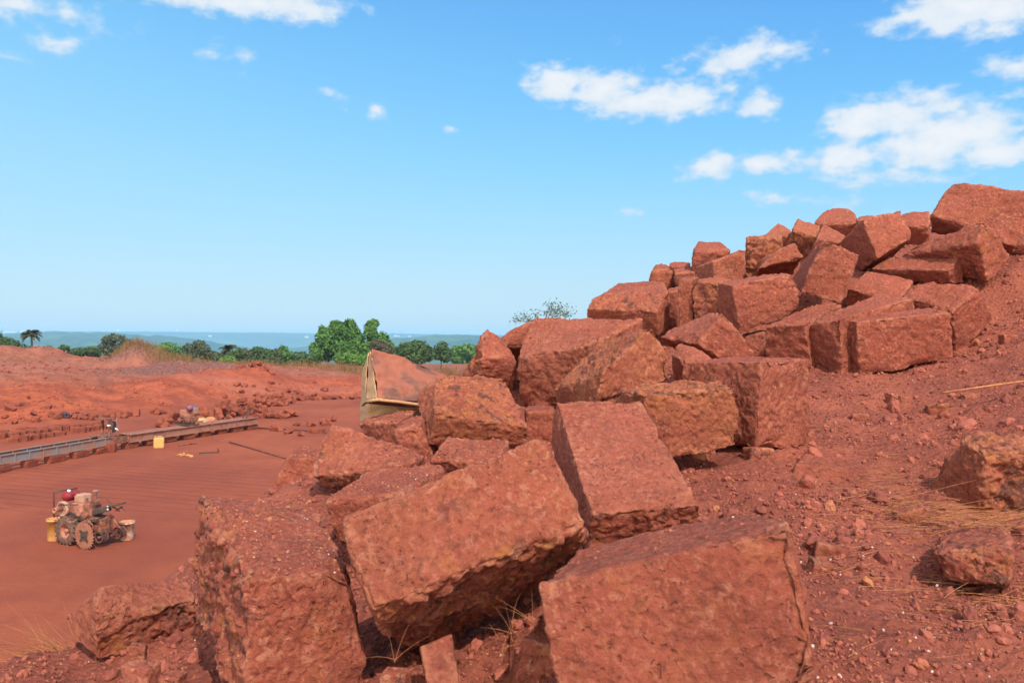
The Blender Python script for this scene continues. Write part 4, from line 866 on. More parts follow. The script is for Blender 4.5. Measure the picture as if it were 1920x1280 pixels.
mb = MB(); mb.tube([mp(.22,.80,.76), mp(.2,.83,.69)], .018, 8); mpart(mb, 'white_handle', M_WHITE, True)
# front cross housing and rack
mb = MB(); mb.box(mp(.24, .62, .45), (.26, .26, .16), MAX_, .03); mb.box(mp(.24, .66, .32), (.3, .16, .18), MAX_, .02); mb.box(mp(.12, .50, .44), (.2, .1, .12), MAX_, .02)
mb.lathe([(0,-.06),(.06,-.06),(.07,-.03),(.07,.12),(0,.14)], mp(.26, .64, .30), MW, 16); mpart(mb, 'front_housing', M_RUST)
mb = MB(); mb.box(mp(.26, .80, .42), (.07, .06, .36), MAX_, .008)
for k in range(13): mb.box(mp(.26, .835, .26+.026*k), (.07, .014, .012), MAX_, .003)
mpart(mb, 'rack', M_RUST)
mb = MB(); mb.tube([mp(.3,.76,.58), mp(.36,.90,.38), mp(.42,.94,.28)], .022, 8); mb.tube([mp(.3,.74,.58), mp(.16,.66,.42)], .02, 8); mb.tube([mp(.02,.36,.45), mp(.1,.56,.52), mp(.2,.62,.5)], .035, 8); mb.tube([mp(.1,.36,.3), mp(.1,.66,.14)], .025, 8); mpart(mb, 'brace', M_RUST, True)
mb = MB(); c_ = mp(.02, .56, .37)
mb.lathe([(.085,-.012),(.105,-.012),(.105,.012),(.085,.012),(.085,-.012)], c_, MA, 28); mb.lathe([(0,-.02),(.025,-.02),(.025,.02),(0,.02)], c_, MA, 12)
for k in range(5):
    th = k*2*math.pi/5; e = MW*math.cos(th)+UP*math.sin(th); mb.tube([c_+e*.02, c_+e*.09], .011, 6)
mpart(mb, 'handwheel', M_RUST)
# toothed saw blade
mb = MB(); cb = mp(-.13, .61, .255); nt_ = 26; R0_ = .255; V = []; F = []
for side in (-1, 1):
    for k in range(nt_*3):
        th = 2*math.pi*k/(nt_*3); rr = R0_*(1.06, .90, .93)[k % 3]; V.append(cb+MA*.006*side+(MW*math.cos(th)+UP*math.sin(th))*rr)
n_ = nt_*3; F = [tuple(range(n_))[::-1], tuple(range(n_, 2*n_))]+[(k, (k+1) % n_, n_+(k+1) % n_, n_+k) for k in range(n_)]
mb.add(V, F); sb = mpart(mb, 'saw_blade', M_BLADE)
mb = MB(); a45 = np.stack([MA, MW, UP]); mb.box(cb-MA*.014, (.014, .17, .17), a45, .002)
for (x, z) in ((-1,-1),(1,-1),(-1,1),(1,1)): mb.box(cb-MA*.018+MW*.085*x+UP*.085*z, (.014, .045, .045), a45, .004)
mb.lathe([(0,-.05),(.018,-.05),(.022,-.02),(.022,.0)], cb, MA, 8); mpart(mb, 'clamp_plate', M_DARK, parent=sb)
mb = MB(); mb.tube([cb, mp(.3, .61, .255)], .02, 10); mpart(mb, 'saw_shaft', M_RUST, True)
# slatted cage wheels
for s0 in (.12, .52):
    mb = MB(); c_ = mp(s0, .76, .20); 
    for off in (-.06, .06): mb.lathe([(.085,-.008),(.105,-.008),(.105,.008),(.085,.008),(.085,-.008)], c_+MA*off, MA, 26)
    for k in range(18):
        th = k*2*math.pi/18; e = MW*math.cos(th)+UP*math.sin(th); tg = -MW*math.sin(th)+UP*math.cos(th); mb.box(c_+e*.1, (.15, .011, .016), np.stack([MA, tg, e]), .003)
    for k in range(4):
        th = k*math.pi/2+.4; e = MW*math.cos(th)+UP*math.sin(th); mb.tube([c_, c_+e*.09], .009, 6)
    mpart(mb, 'cage_wheel', M_TYRE)
mb = MB(); mb.tube([mp(.04,.76,.2), mp(.6,.76,.2)], .022, 10); mb.tube([mp(.28,.76,.2), mp(.38,.76,.2)], .05, 12); mpart(mb, 'front_axle', M_RUST, True)

def bucket(u, v, r, h, label, outer, inner, name='bucket'):
    p = onfloor(u, v); b = thing(name, label, 'bucket', tuple(p), 'buckets beside the machine')
    mb = MB(); mb.lathe([(0,0),(r*.86,0),(r*.89,.015),(r*.985,h*.9),(r*1.04,h*.9),(r*1.04,h*.93),(r,h*.94),(r*1.0,h),(r*1.03,h),(r*1.03,h*.985)], p, UP, 28); o = mb.build('shell', outer, smooth=True); adopt(o, b)
    mb = MB(); mb.lathe([(r*1.0,h*.995),(r*.96,h*.99),(r*.86,.03),(0,.025)], p, UP, 28); o = mb.build('lining', inner, smooth=True); adopt(o, b)
    return b
bucket(103, 1012, .148, .43, 'faded yellow orange bucket standing by the left of the machine tyre', M_ORY, M_ORIN)
bucket(238, 1011, .140, .36, 'paint stained whitish bucket with orange inside by the cage wheel', M_WBUC, M_ORIN)

# ---------------------------------------------------------------- cutting rails
def frame2(a, b):
    d = b-a; L = np.linalg.norm(d); d = d/L; s = np.cross(d, UP); s /= np.linalg.norm(s); return d, s, L
ra = onfloor(-150, 915); rb = onfloor(212, 845.5); rc = onfloor(482, 803.5)
d, s, L = frame2(ra, rb); AX = np.stack([d, s, UP])
tr = thing('truss_rail', 'grey blue steel truss rail raised on stones, left part of the cutting track', 'rail', tuple((ra+rb)/2))
for off, nm in ((.0, 'girder'), (-.62, 'girder')):
    mb = MB(); o_ = s*off; mid = (ra+rb)/2+o_
    mb.box(mid+UP*.38, (L, .02, .24), AX, .003)
    for z in (.255, .505): mb.box(mid+UP*z, (L, .10, .022), AX, .004)
    for k in range(int(L/.55)): mb.box(ra+o_+d*(.3+.55*k)+UP*.38+s*.03, (.03, .04, .225), AX, .004)
    o = mb.build(nm, M_BLUEG); adopt(o, tr)
mb = MB()
for k in range(int(L/1.1)): mb.box(ra+d*(.5+1.1*k)+s*-.31+UP*.30, (.06, .6, .05), AX, .006)
o = mb.build('cross_ties', M_RUST); adopt(o, tr)
d2, s2, L2 = frame2(rb, rc); AX2 = np.stack([d2, s2, UP])
gr = thing('girder_rail', 'long rusty brown box girder raised on stones, right part of the cutting track', 'rail', tuple((rb+rc)/2))
for off in (.0, -.6):
    mb = MB(); mid = (rb+rc)/2+d2*.35+s2*off
    mb.box(mid+UP*.36, (L2-.7, .05, .27), AX2, .006)
    for z in (.235, .505): mb.box(mid+UP*z+s2*.02, (L2-.7, .14, .025), AX2, .004)
    o = mb.build('girder', M_BEAM); adopt(o, gr)
mb = MB(); mb.box((rb+rc)/2+d2*.4+s2*-.3+UP*.485, (L2-.9, .5, .02), AX2, .004); o = mb.build('deck', M_BEAM); adopt(o, gr)
mb = MB(); e_ = rc-d2*.5; mb.tube([e_+UP*.5+s2*-.2, e_+UP*.95+d2*.3+s2*-.2], .03, 8); mb.tube([e_+UP*.5+s2*-.35, e_+UP*.85+s2*-.3], .03, 8); mb.box(e_+UP*.93+d2*.28+s2*-.2, (.3, .1, .06), AX2); o = mb.build('end_bracket', M_DARK); adopt(o, gr)
mb = MB(); mb.box(rb+d2*.25+s2*.06+UP*.38, (.75, .05, .24), AX2, .01); mb.box(rb+d2*.62+s2*.05+UP*.38, (.06, .1, .34), AX2, .01); o = mb.build('end_plate', M_RUST); adopt(o, gr)
for k in range(15):          # stones carrying the rails
    if k < 7: q_ = ra+d*(L*(k+.5)/7)+s*-.05; yw = math.atan2(d[1], d[0]); lb = 'support stone under the grey blue truss rail'
    else: q_ = rb+d2*(L2*(k-7+.9)/8.2)+s2*-.12; yw = math.atan2(d2[1], d2[0]); lb = 'support stone under the brown girder'
    o = bpy.data.objects.new('support_stone', FM[k % 9]); C.objects.link(o); o.location = (q_[0], q_[1], .11); o.scale = (1.5, 1.1, 1.0); o.rotation_euler = (0, 0, yw+rng.normal(0, .05))
    tag(o, lb, 'support stone', 'stones carrying the rails')
o = bpy.data.objects.new('support_stone', FM[2]); C.objects.link(o); p = onfloor(208, 847.5); o.location = (p[0], p[1], .16); o.scale = (.95, 1.3, 1.6); o.rotation_euler = (0, 0, .2); tag(o, 'upright reddish stone standing under the joint of the two rails', 'support stone', 'stones carrying the rails')
# carriage on the joint
cp = rb+s*-.3; ca = thing('saw_carriage', 'upright rusty saw carriage with a pulley wheel standing on the joint of the rails', 'machine', tuple(cp))
def cpart(mb, nm, mat, sm=False): o = mb.build(nm, mat, smooth=sm); adopt(o, ca)
mb = MB(); mb.box(cp+UP*.56, (.7, .7, .07), AX2); 
mb.box(cp+UP*.86+s*.18, (.1, .08, .56), AX2); mb.box(cp+UP*.86+s*-.25+d2*.12, (.08, .08, .56), AX2); mb.box(cp+UP*1.14+s*-.03, (.34, .55, .06), AX2); cpart(mb, 'frame', M_RUST)
mb = MB(); mb.lathe([(.0,-.03),(.17,-.03),(.2,-.05),(.2,.05),(.17,.03),(0,.03)], cp+UP*.84+s*.1+d2*.22, s+d2*.5, 24); cpart(mb, 'pulley_wheel', M_DARK, True)
mb = MB(); mb.box(cp+UP*.8+d2*.42+s*-.1, (.18, .2, .3), AX2); mb.tube([cp+d2*.4+UP*.9, cp+d2*.5+UP*1.15], .02, 8); cpart(mb, 'motor', M_BLUEG)
mb = MB(); mb.tube([cp+s*.3+UP*.80+d2*.1, cp+s*.32+UP*.72+d2*.2], .03, 8); mb.tube([cp+s*.3+UP*.93-d2*.25, cp+s*.3+UP*.92-d2*.1], .025, 8); cpart(mb, 'white_handle', M_WHITE, True)
# engine trolley on the girder
tp_ = rb+d2*4.0+s2*-.35; tc_ = thing('engine_trolley', 'small dusty engine with pink cowl and purple tank riding on the brown girder', 'machine', tuple(tp_))
def tpt(mb, nm, mat, sm=False): o = mb.build(nm, mat, smooth=sm); adopt(o, tc_)
X_ = np.array([.85, -.5, 0]); X_ /= np.linalg.norm(X_); Yx = np.cross(UP, X_); AT = np.stack([X_, Yx, UP])
def tq(x, y, z): return tp_+X_*x+Yx*y+UP*z
mb = MB(); mb.box(tq(0,0,.56), (.75,.5,.07), AT); mb.box(tq(-.3,-.1,.6), (.5,.1,.05), AT); tpt(mb, 'base_frame', M_DARK)
mb = MB(); mb.box(tq(-.08,-.05,1.0), (.32,.32,.3), AT, .02); mb.box(tq(-.08,-.225,1.02), (.22,.03,.2), AT, .01); tpt(mb, 'cowl', M_PINK)
mb = MB(); mb.box(tq(.08,0,.74), (.45,.36,.3), AT, .04); mb.lathe([(0,-.05),(.16,-.05),(.17,.0),(.16,.05),(0,.05)], tq(.22,-.22,.76), Yx, 22); mb.lathe([(0,-.05),(.1,-.05),(.1,.05),(0,.05)], tq(-.25,-.2,.72), Yx, 18); tpt(mb, 'engine', M_RUST, True)
mb = MB(); mb.lathe([(0,-.2),(.1,-.18),(.12,-.1),(.12,.1),(.1,.18),(0,.2)], tq(.13,.05,1.22), Yx, 20); tpt(mb, 'fuel_tank', plain('purple_paint', (.16, .06, .13), .4, 0, (.25, .1, .1), 6), True)
mb = MB(); mb.box(tq(.3,.12,1.12), (.12,.2,.26), AT, .02); tpt(mb, 'blue_box', M_BLUEG)
mb = MB(); mb.tube([tq(-.36,0,.6), tq(-.42,.0,1.0)], .02, 8); mb.tube([tq(.5,0,.56), tq(.52,0,.8)], .03, 8); mb.tube([tq(1.2,.2,.5), tq(1.22,.2,.72)], .03, 8); tpt(mb, 'posts', M_RUST)

def jerrycan(p, yaw, wd, h, label, mat, group):
    j = thing('jerrycan', label, 'jerrycan', tuple(p), group); c, s_ = math.cos(yaw), math.sin(yaw); A_ = np.array([[c, s_, 0], [-s_, c, 0], [0, 0, 1]])
    mb = MB(); mb.box(p+UP*h*.46, (wd, wd*.68, h*.92), A_, wd*.13)
    for z in (.3, .62): mb.box(p+UP*h*z, (wd*1.015, wd*.69, .02), A_, .008)
    mb.tube([p+UP*h*.9+A_[0]*-wd*.12, p+UP*h*1.0+A_[0]*-wd*.08, p+UP*h*1.0+A_[0]*wd*.22, p+UP*h*.9+A_[0]*wd*.3], .018, 8); o = mb.build('body', mat, smooth=False); adopt(o, j)
    mb = MB(); mb.lathe([(.03,0),(.034,.0),(.034,.045),(0,.05)], p+UP*h*.93+A_[0]*-wd*.33, UP, 14); o = mb.build('cap', mat, smooth=True); adopt(o, j)
jerrycan(onfloor(298, 840.2), .35, .36, .43, 'yellow plastic jerrycan standing in front of the brown girder', M_YEL, None)
jerrycan(onfloor(379, 799.5), .9, .34, .40, 'pale yellow jerrycan lying by the rubble heap behind the girder', plain('pale_yellow_plastic', (.62, .46, .2), .6, 0, (.5, .28, .14), 8), None)
def lump(u, v, Y, sx, sy, sz, name, label, cat, mat, seed, z=None):
    p = pt(u, v, Y); V, F = ico(3); V = V*np.array([sx, sy, sz])*(1+.35*fbm(V*1.6+seed, 3))[:, None]; V[:, 2] = np.maximum(V[:, 2], -sz*.4)
    o = link(name, np_mesh(name, V, F, mat, True)); p[2] = (qz(p[0], p[1]) if z is None else z)+sz*.35; o.location = p; return tag(o, label, cat)
lump(353, 790, onfloor(353, 792)[1], .36, .3, .2, 'plastic_sheet', 'crumpled blue plastic sheet lying behind the girder', 'plastic sheet', M_BLUE, 3)
lump(394, 793, onfloor(390, 795)[1], .32, .25, .24, 'cloth_heap', 'orange tan cloth heap beside the pale jerrycan', 'cloth', plain('tan_cloth', (.45, .2, .1), .9, 0, (.36, .13, .07), 6), 8)
p = pt(124, 775, 38.4); zz = qz(p[0], 38.4)
mb = MB(); mb.box((p[0], 38.4, zz+.12), (.3, .24, .24), np.array([[.8, .6, 0], [-.6, .8, 0], [0, 0, 1]]), .05); mb.box((p[0]+.02, 38.28, zz+.2), (.16, .1, .1), np.eye(3), .02); mb.tube([(p[0]-.1,38.3,zz+.22),(p[0]-.05,38.2,zz+.3),(p[0]+.08,38.2,zz+.28)], .015, 6)
o = mb.build('canister', plain('dark_canister', (.035, .03, .05), .4, 0, (.1, .06, .07), 8)); rebase(o, (p[0], 38.4, zz)); tag(o, 'small dark canister lying on the left earth bank', 'canister')
M_RUSTD = plain('dark_rust', (.11, .05, .035), .9, 0, (.2, .075, .045), 6)
def rod(pts, r, name, label, mat, seg=6):
    mb = MB(); mb.tube(pts, r, seg); o = mb.build(name, mat, smooth=True); rebase(o, tuple(pts[0])); tag(o, label, name.replace('_', ' ')); return o
z3 = np.array([0, 0, .03])
rod([onfloor(430, 830)+z3, onfloor(470, 841)+z3, onfloor(545, 863)+z3], .022, 'steel_pipe', 'long dark steel pipe lying slantwise on the floor left of the stone pile', M_RUSTD)
rod([onfloor(373, 851)+z3, onfloor(411, 849)+z3], .035, 'metal_bar', 'short dark metal bar on the floor right of the yellow jerrycan', M_DARK)
rod([onfloor(410, 849)+z3, onfloor(408, 849.5)+np.array([0, 0, .2])], .015, 'metal_peg', 'small upright peg at the end of the short dark bar', M_DARK)
rod([onfloor(478, 803)+z3, onfloor(520, 805)+z3, onfloor(570, 808)+z3, onfloor(612, 813)+z3], .03, 'cable', 'dark cable running right from the girder end across the floor', M_DARK)
rod([onfloor(76, 865)+z3, onfloor(130, 857)+z3, onfloor(205, 848)+z3], .03, 'rail_strip', 'thin rusty strip lying along the foot of the truss rail', M_RUST)
rod([onfloor(335, 836)+z3, onfloor(368, 832)+z3], .025, 'thin_plank', 'thin plank lying at the foot of the brown girder', M_RUST)
mb = MB()
for k in range(16): p = onfloor(rng.normal(349, 7), rng.normal(853, 1.6)); mb.box(p+UP*.02, (rng.uniform(.08, .2), .08, .035), rand_rot(1)[0]*.3+np.eye(3)*.7, .008)
o = mb.build('plastic_scraps', M_ORY); tag(o, 'scatter of orange yellow plastic scraps on the floor below the girder', 'scraps')
# ---------------------------------------------------------------- vegetation
def leaf_mat(name, a, b, c=None):
    m, t = new_mat(name); k = attr(t, 'tint'); col = t.mix(k, a, b)
    if c: col = t.mix(t.ramp(k, .85, .95), col, c)
    b_ = t.n('ShaderNodeBsdfPrincipled', {'Base Color': col, 'Roughness': .6, 'Specular IOR Level': .25})
    tr_ = t.n('ShaderNodeBsdfTranslucent', {'Color': col}); mx = t.n('ShaderNodeMixShader', {0: .3, 1: b_.outputs[0], 2: tr_.outputs[0]})
    t.n('ShaderNodeOutputMaterial', {0: mx.outputs[0]}); return m
L_BRIGHT = leaf_mat('bright_leaves', (.065,.17,.034), (.16,.30,.065)); L_DARK = leaf_mat('dark_leaves', (.05,.10,.034), (.12,.185,.06))
L_GREY = leaf_mat('grey_green_leaves', (.075,.10,.045), (.15,.165,.075)); L_LIGHT = leaf_mat('light_leaves', (.10,.22,.04), (.19,.33,.07))
L_BROWN = leaf_mat('brownish_leaves', (.09,.075,.045), (.15,.13,.07)); L_PALM = leaf_mat('palm_fronds', (.045,.055,.028), (.095,.10,.045))
L_GRASS = leaf_mat('dry_grass_blades', (.30,.15,.06), (.46,.27,.11), (.22,.2,.07))
M_BARK = plain('bark', (.13, .09, .065), .9, 0, (.2, .14, .1), 4, .5)
def leaves(P, N, size, asp=1.6):
    """rhombic leaves at P loosely facing N"""
    n = len(P); d = N+rng.normal(0, .75, (n, 3)); d /= np.linalg.norm(d, axis=1)[:, None]
    a = np.cross(d, rng.normal(size=(n, 3))); a /= np.linalg.norm(a, axis=1)[:, None]; b = np.cross(d, a)
    s = (size*rng.uniform(.6, 1.4, n))[:, None]
    V = np.stack([P-a*s*asp/2, P-b*s/2+d*s*.12, P+a*s*asp/2, P+b*s/2+d*s*.12], 1).reshape(-1, 3)
    return V, np.arange(n*4).reshape(-1, 4)
def crown_pts(lobes, n, gap=.35):
    vol = np.array([l[3]*l[4]*l[5] for l in lobes])**.72; k = rng.choice(len(lobes), n*2, p=vol/vol.sum()); L = np.array(lobes)[k]
    d = rng.normal(size=(n*2, 3)); d /= np.linalg.norm(d, axis=1)[:, None]; r = rng.uniform(.35, 1, n*2)**.45*(1+.25*fbm(d*1.8+k[:, None]*5.1, 2))
    P = L[:, :3]+d*L[:, 3:6]*r[:, None]; keep = fbm(P*(2.4/max(.6, L[:, 3].mean()))+7, 3) > -gap+rng.normal(0, .08, n*2)
    return P[keep][:n], d[keep][:n], k[keep][:n]
def tree(name, u, vb, Y, lobes_px, nleaf, lsize, mat, label, group, cat='tree', trunk_r=.12, trunk=True, gap=.35):
    """lobes_px: (du, dv_up, ru, rv) of crown lobes in photo pixels at distance Y, measured from the foot (u, vb)"""
    base = pt(u, vb, Y); base[2] = min(base[2], qz(base[0], Y)+.05) if Y < 120 else base[2]; m = Y/FPX; foot = pt(u, vb, Y)
    o = thing(name, label, cat, tuple(base), group); lobes = []
    for (du, dv, ru, rv) in lobes_px:
        lobes.append((foot[0]+du*m, Y+rng.uniform(-.5, .5)*ru*m, foot[2]+dv*m, ru*m, ru*m*rng.uniform(.8, 1.0), rv*m))
    P, N, k = crown_pts(lobes, nleaf, gap); N[:, 2] += .3
    V, F = leaves(P, N, lsize); T = np.repeat(np.clip(rng.normal(.45, .25, len(P))+.18*np.sin(k*2.3), 0, 1), 4)
    c = link('crown', np_mesh('crown', V, F, mat, False, {'tint': T})); adopt(c, o)
    if trunk:
        mb = MB(); zc = np.mean([l[2] for l in lobes]); xc = np.mean([l[0] for l in lobes])
        fork = base+np.array([(xc-base[0])*.5, 0, max(.3, (min(l[2]-l[5]*.6 for l in lobes)-base[2])*.8)])
        mb.tube([base-[0, 0, .2], (base+fork)/2+[trunk_r*.4, 0, 0], fork], [trunk_r, trunk_r*.8, trunk_r*.65], 8)
        for l in lobes:
            q = np.array(l[:3]); mid = (fork+q)/2+rng.normal(0, .1, 3)*l[3]; mb.tube([fork, mid, q+[0, 0, l[5]*.3]], [trunk_r*.5, trunk_r*.3, trunk_r*.08], 6)
            for _ in range(4):
                e = q+rng.normal(0, .5, 3)*np.array(l[3:6]); mb.tube([mid, (mid+e)/2+rng.normal(0, .08, 3), e], [trunk_r*.2, trunk_r*.12, .01], 5)
        t_ = mb.build('trunk', M_BARK, smooth=True); adopt(t_, o)
    return o
GT = 'trees on the edge of the plateau'; GS = 'shrubs on the edge of the plateau'
tree('leafy_tree', 641, 690, 92, [(-28,52,19,26),(-8,66,19,22),(12,68,20,22),(28,50,16,24),(-30,28,18,16),(0,38,26,22),(24,26,18,16),(-12,82,12,8),(14,84,10,9),(-37,70,7,12)], 9500, .21, L_BRIGHT, 'tall broad bright green tree, largest crown on the horizon', GT, trunk_r=.18)
tree('leafy_tree', 706, 690, 91, [(-10,70,13,20),(-4,84,9,8),(8,50,16,18),(22,36,14,16),(-16,34,16,18),(32,30,9,14),(0,22,24,14),(-6,56,12,14)], 5600, .21, L_BRIGHT, 'bright green tree with a pointed top just behind the tarpaulin', GT, trunk_r=.15)
tree('brownish_shrub', 716, 690, 86, [(-6,40,18,14),(8,32,15,14),(-2,24,18,12)], 1800, .17, L_BROWN, 'brownish grey shrub in front of the pointed green tree', GS, 'shrub', .06)
tree('leafy_tree', 591, 690, 90, [(-3,36,9,13),(3,28,11,12),(0,15,11,10)], 1500, .18, L_BRIGHT, 'small upright green tree at the left foot of the tallest tree', GT, trunk_r=.07)
tree('leafy_shrub', 655, 696, 84, [(-12,24,16,12),(8,22,18,12),(28,20,14,12),(48,18,14,12)], 2200, .17, L_LIGHT, 'light green shrub at the foot of the tallest tree', GS, 'shrub', .06)
tree('round_tree', 778, 684, 80, [(-16,26,18,18),(6,30,20,16),(22,20,14,16),(-4,14,28,14),(-2,36,14,9)], 4200, .19, L_DARK, 'round dark green tree right of the tarpaulin peak', GT, trunk_r=.12)
tree('round_tree', 826, 684, 96, [(4,32,11,12),(-6,22,13,13),(10,18,13,14)], 1700, .2, L_DARK, 'small dark green tree near the left tip of the upper pile', GT, trunk_r=.09)
tree('far_tree', 866, 690, 150, [(-8,30,16,14),(10,34,18,12),(26,26,14,16),(0,18,24,14)], 2600, .32, L_LIGHT, 'pale light green tree half hidden by the pointed boulder', GT, trunk_r=.15)
tree('spreading_tree', 218, 672, 104, [(-14,34,14,9),(2,38,16,7),(16,30,12,8),(-22,20,14,10),(24,22,14,9),(4,20,16,9),(-4,10,22,8)], 2600, .2, L_GREY, 'spreading grey green tree on the skyline left of the grassy mound', GT, trunk_r=.12, gap=.15)
for u, v, lob, n, mat, lab in (
  (-2,668,[(-6,30,14,10),(10,22,14,10),(26,18,12,9),(38,12,12,8)],1600,L_DARK,'dark green bush cut by the left edge of the photo'),
  (128,668,[(-6,14,8,5),(8,8,10,6)],500,L_DARK,'low dark bush right of the second red mound'),
  (92,662,[(0,8,5,5)],160,L_LIGHT,'tiny green bush on top of the second red mound'),
  (166,672,[(-8,12,10,7),(8,14,10,7),(0,8,16,6)],700,L_DARK,'low dark green bush left of the spreading tree'),
  (262,674,[(-10,20,10,8),(8,18,12,8),(0,12,16,8)],900,L_GREY,'grey green bush behind the grassy mound'),
  (308,676,[(-14,18,12,8),(4,22,14,8),(20,16,12,8),(0,10,22,8)],1300,L_LIGHT,'light green bush right of the grassy mound'),
  (368,684,[(-12,28,9,8),(4,34,9,7),(14,24,10,9),(-4,18,16,9),(6,10,16,8)],1100,L_GREY,'open twiggy grey green tree left of the drooping palm'),
  (465,690,[(-10,24,12,9),(8,20,14,10),(0,12,18,9)],1000,L_GREY,'grey green bush right of the drooping palm'),
  (496,690,[(-10,26,14,9),(10,22,14,9),(0,14,22,9)],1300,L_DARK,'dark rounded bush between the drooping palm and the tallest tree'),
  (533,690,[(-2,30,7,7),(3,20,11,10),(-4,12,14,8)],800,L_BRIGHT,'small bright green bush with a pointed top'),
  (556,694,[(-6,22,13,9),(8,18,13,9),(0,12,18,8)],1000,L_DARK,'dark bush left of the small upright tree'),
  (335,684,[(-8,18,12,8),(8,16,12,8),(0,9,18,8)],900,L_DARK,'dark green bush between the light green bush and the open twiggy tree'),
  (398,690,[(-8,22,10,9),(6,18,12,9),(0,10,18,8)],900,L_GREY,'grey green bush just left of the drooping palm'),
  (444,690,[(-6,20,9,9),(6,24,8,8),(0,12,14,9)],700,L_DARK,'narrow dark bush touching the right side of the drooping palm'),
  (515,690,[(-6,22,10,8),(6,24,9,8),(0,12,16,9)],800,L_GREY,'grey green bush left of the small pointed bright bush'),
  (575,692,[(-6,20,9,9),(6,16,10,9),(0,10,14,8)],700,L_DARK,'small dark bush touching the small upright tree'),
  (532,698,[(-8,12,9,8),(10,14,10,9)],600,L_GREY,'low bush in front of the dark bushes')):
    v += 4; lob = [(a*1.15, b_*1.2+2, c*1.3, d_*1.3) for a, b_, c, d_ in lob]
    tree('leafy_shrub', u, v, 88 if u > 150 else 92, lob, int(n*1.6), .17, mat, lab, GS, 'shrub', .05)
def palm(name, u, vb, vt, Y, nf, fl, label, lean=0.0, fill=.2):
    base = pt(u, vb, Y); top = pt(u+lean, vt, Y); o = thing(name, label, 'palm', tuple(base), 'palms on the skyline')
    mb = MB(); mb.tube([base-[0, 0, .6], (base+top)/2+[.05, 0, 0], top], [.16, .13, .12], 8); t_ = mb.build('trunk', M_BARK, smooth=True); adopt(t_, o)
    for k in range(nf):
        a = 2*math.pi*k/nf+rng.normal(0, .2); e = rng.uniform(-.7, 1.4); h = np.array([math.cos(a), math.sin(a), 0]); pts = []; V = []; F = []
        for j in range(9):
            s = j/8; pts.append(top+h*fl*s*math.cos(e*.7)+UP*fl*(math.sin(e)*s*.85-.5*s*s))
        mb = MB(); mb.tube(pts, [.03]*9, 5)
        for j in range(1, 9):
            tng = pts[j]-pts[j-1]; tng /= np.linalg.norm(tng); sd = np.cross(tng, UP); sd /= np.linalg.norm(sd)+1e-9
            for sg in (-1, 1):
                for i in range(3):
                    c = pts[j-1]+(pts[j]-pts[j-1])*(i/3); L_ = fl*.30*(1-.5*j/9); tip = c+sd*sg*L_*.8+tng*L_*.5-UP*L_*rng.uniform(.3, .7)
                    mb.add([c-tng*.05, c+tng*.05, tip+tng*.03, tip-tng*.03], [(0, 1, 2, 3)])
        f = mb.build('frond', leafP, smooth=False); at = f.data.attributes.new('tint', 'FLOAT', 'POINT'); at.data.foreach_set('value', np.full(len(f.data.vertices), rng.uniform(.1, .9), np.float32)); adopt(f, o)
leafP = L_PALM
palm('palm_tree', 59, 664, 624, 100, 34, 1.2, 'palm with a bare pale trunk standing out above the left red mound')
palm('palm_tree', 427, 690, 654, 90, 20, 1.4, 'drooping dark palm in the middle of the bushes')
palm('palm_tree', 212, 668, 627, 115, 9, .7, 'tiny palm head above the spreading tree', 0)
tree('young_shrub', 424, 694, 84, [(-8,16,7,10),(4,20,8,10),(12,16,7,9),(2,10,12,7)], 700, .17, L_LIGHT, 'vivid light green young shrub at the foot of the drooping palm', GS, 'shrub', .04)
# thin twiggy tree top peeping over the pile
tt = thing('twiggy_tree', 'thin tree whose sparse twigs peep over the pile on the skyline', 'tree', tuple(pt(1012, 690, 24)))
mb = MB(); b0 = pt(1012, 690, 24); P = []
mb.tube([b0-[0, 0, 1.5], pt(1015, 640, 24), pt(1018, 612, 24)], [.06, .045, .035], 7)
for (u, v) in ((968,600),(980,594),(990,602),(1005,592),(1022,582),(1030,574),(1042,578),(1052,575),(1060,586),(1045,590),(1066,592),(1032,588),(1000,604)):
    e = pt(u, v, 24+rng.normal(0, .4)); s0 = pt(1018, 614, 24); mid = (s0+e)/2+rng.normal(0, .06, 3); mb.tube([s0, mid, e], [.022, .013, .005], 5)
    for _ in range(7):
        q = e+rng.normal(0, 1, 3)*np.array([.10, .10, .07]); mb.tube([mid*.3+e*.7, q], [.005, .003], 4); P += [q+rng.normal(0, .06, 3) for _ in range(7)]
t_ = mb.build('trunk', M_BARK, smooth=True); adopt(t_, tt)
P = np.array(P); V, F = leaves(P, np.tile([0, 0, .6], (len(P), 1)), .036); c = link('crown', np_mesh('crown', V, F, L_DARK, False, {'tint': np.repeat(rng.uniform(0, 1, len(P)), 4)})); adopt(c, tt)
def grass(name, spots, n, hgt, label, group, tall=1.0):
    u, v, Y, wu = spots; base = pt(u, v, Y); o_ = (base[0], Y, qz(base[0], Y)); sp = []
    for _ in range(n):
        x = base[0]+rng.normal(0, wu/FPX*Y*.5); y = Y+rng.normal(0, wu/FPX*Y*.3); sp.append(((x, y, qz(x, y)-.05), (rng.normal(0, .35), rng.normal(0, .35), 1), hgt*rng.uniform(.5, 1.15), .018*Y/60, rng.uniform(0, .25)))
    V, F = blades(sp); o = link(name, np_mesh(name, V, F, L_GRASS, True, {'tint': np.repeat(rng.uniform(0, 1, n), 15)})); rebase(o, o_); o['kind'] = 'stuff'
GG = 'dry grass clumps'
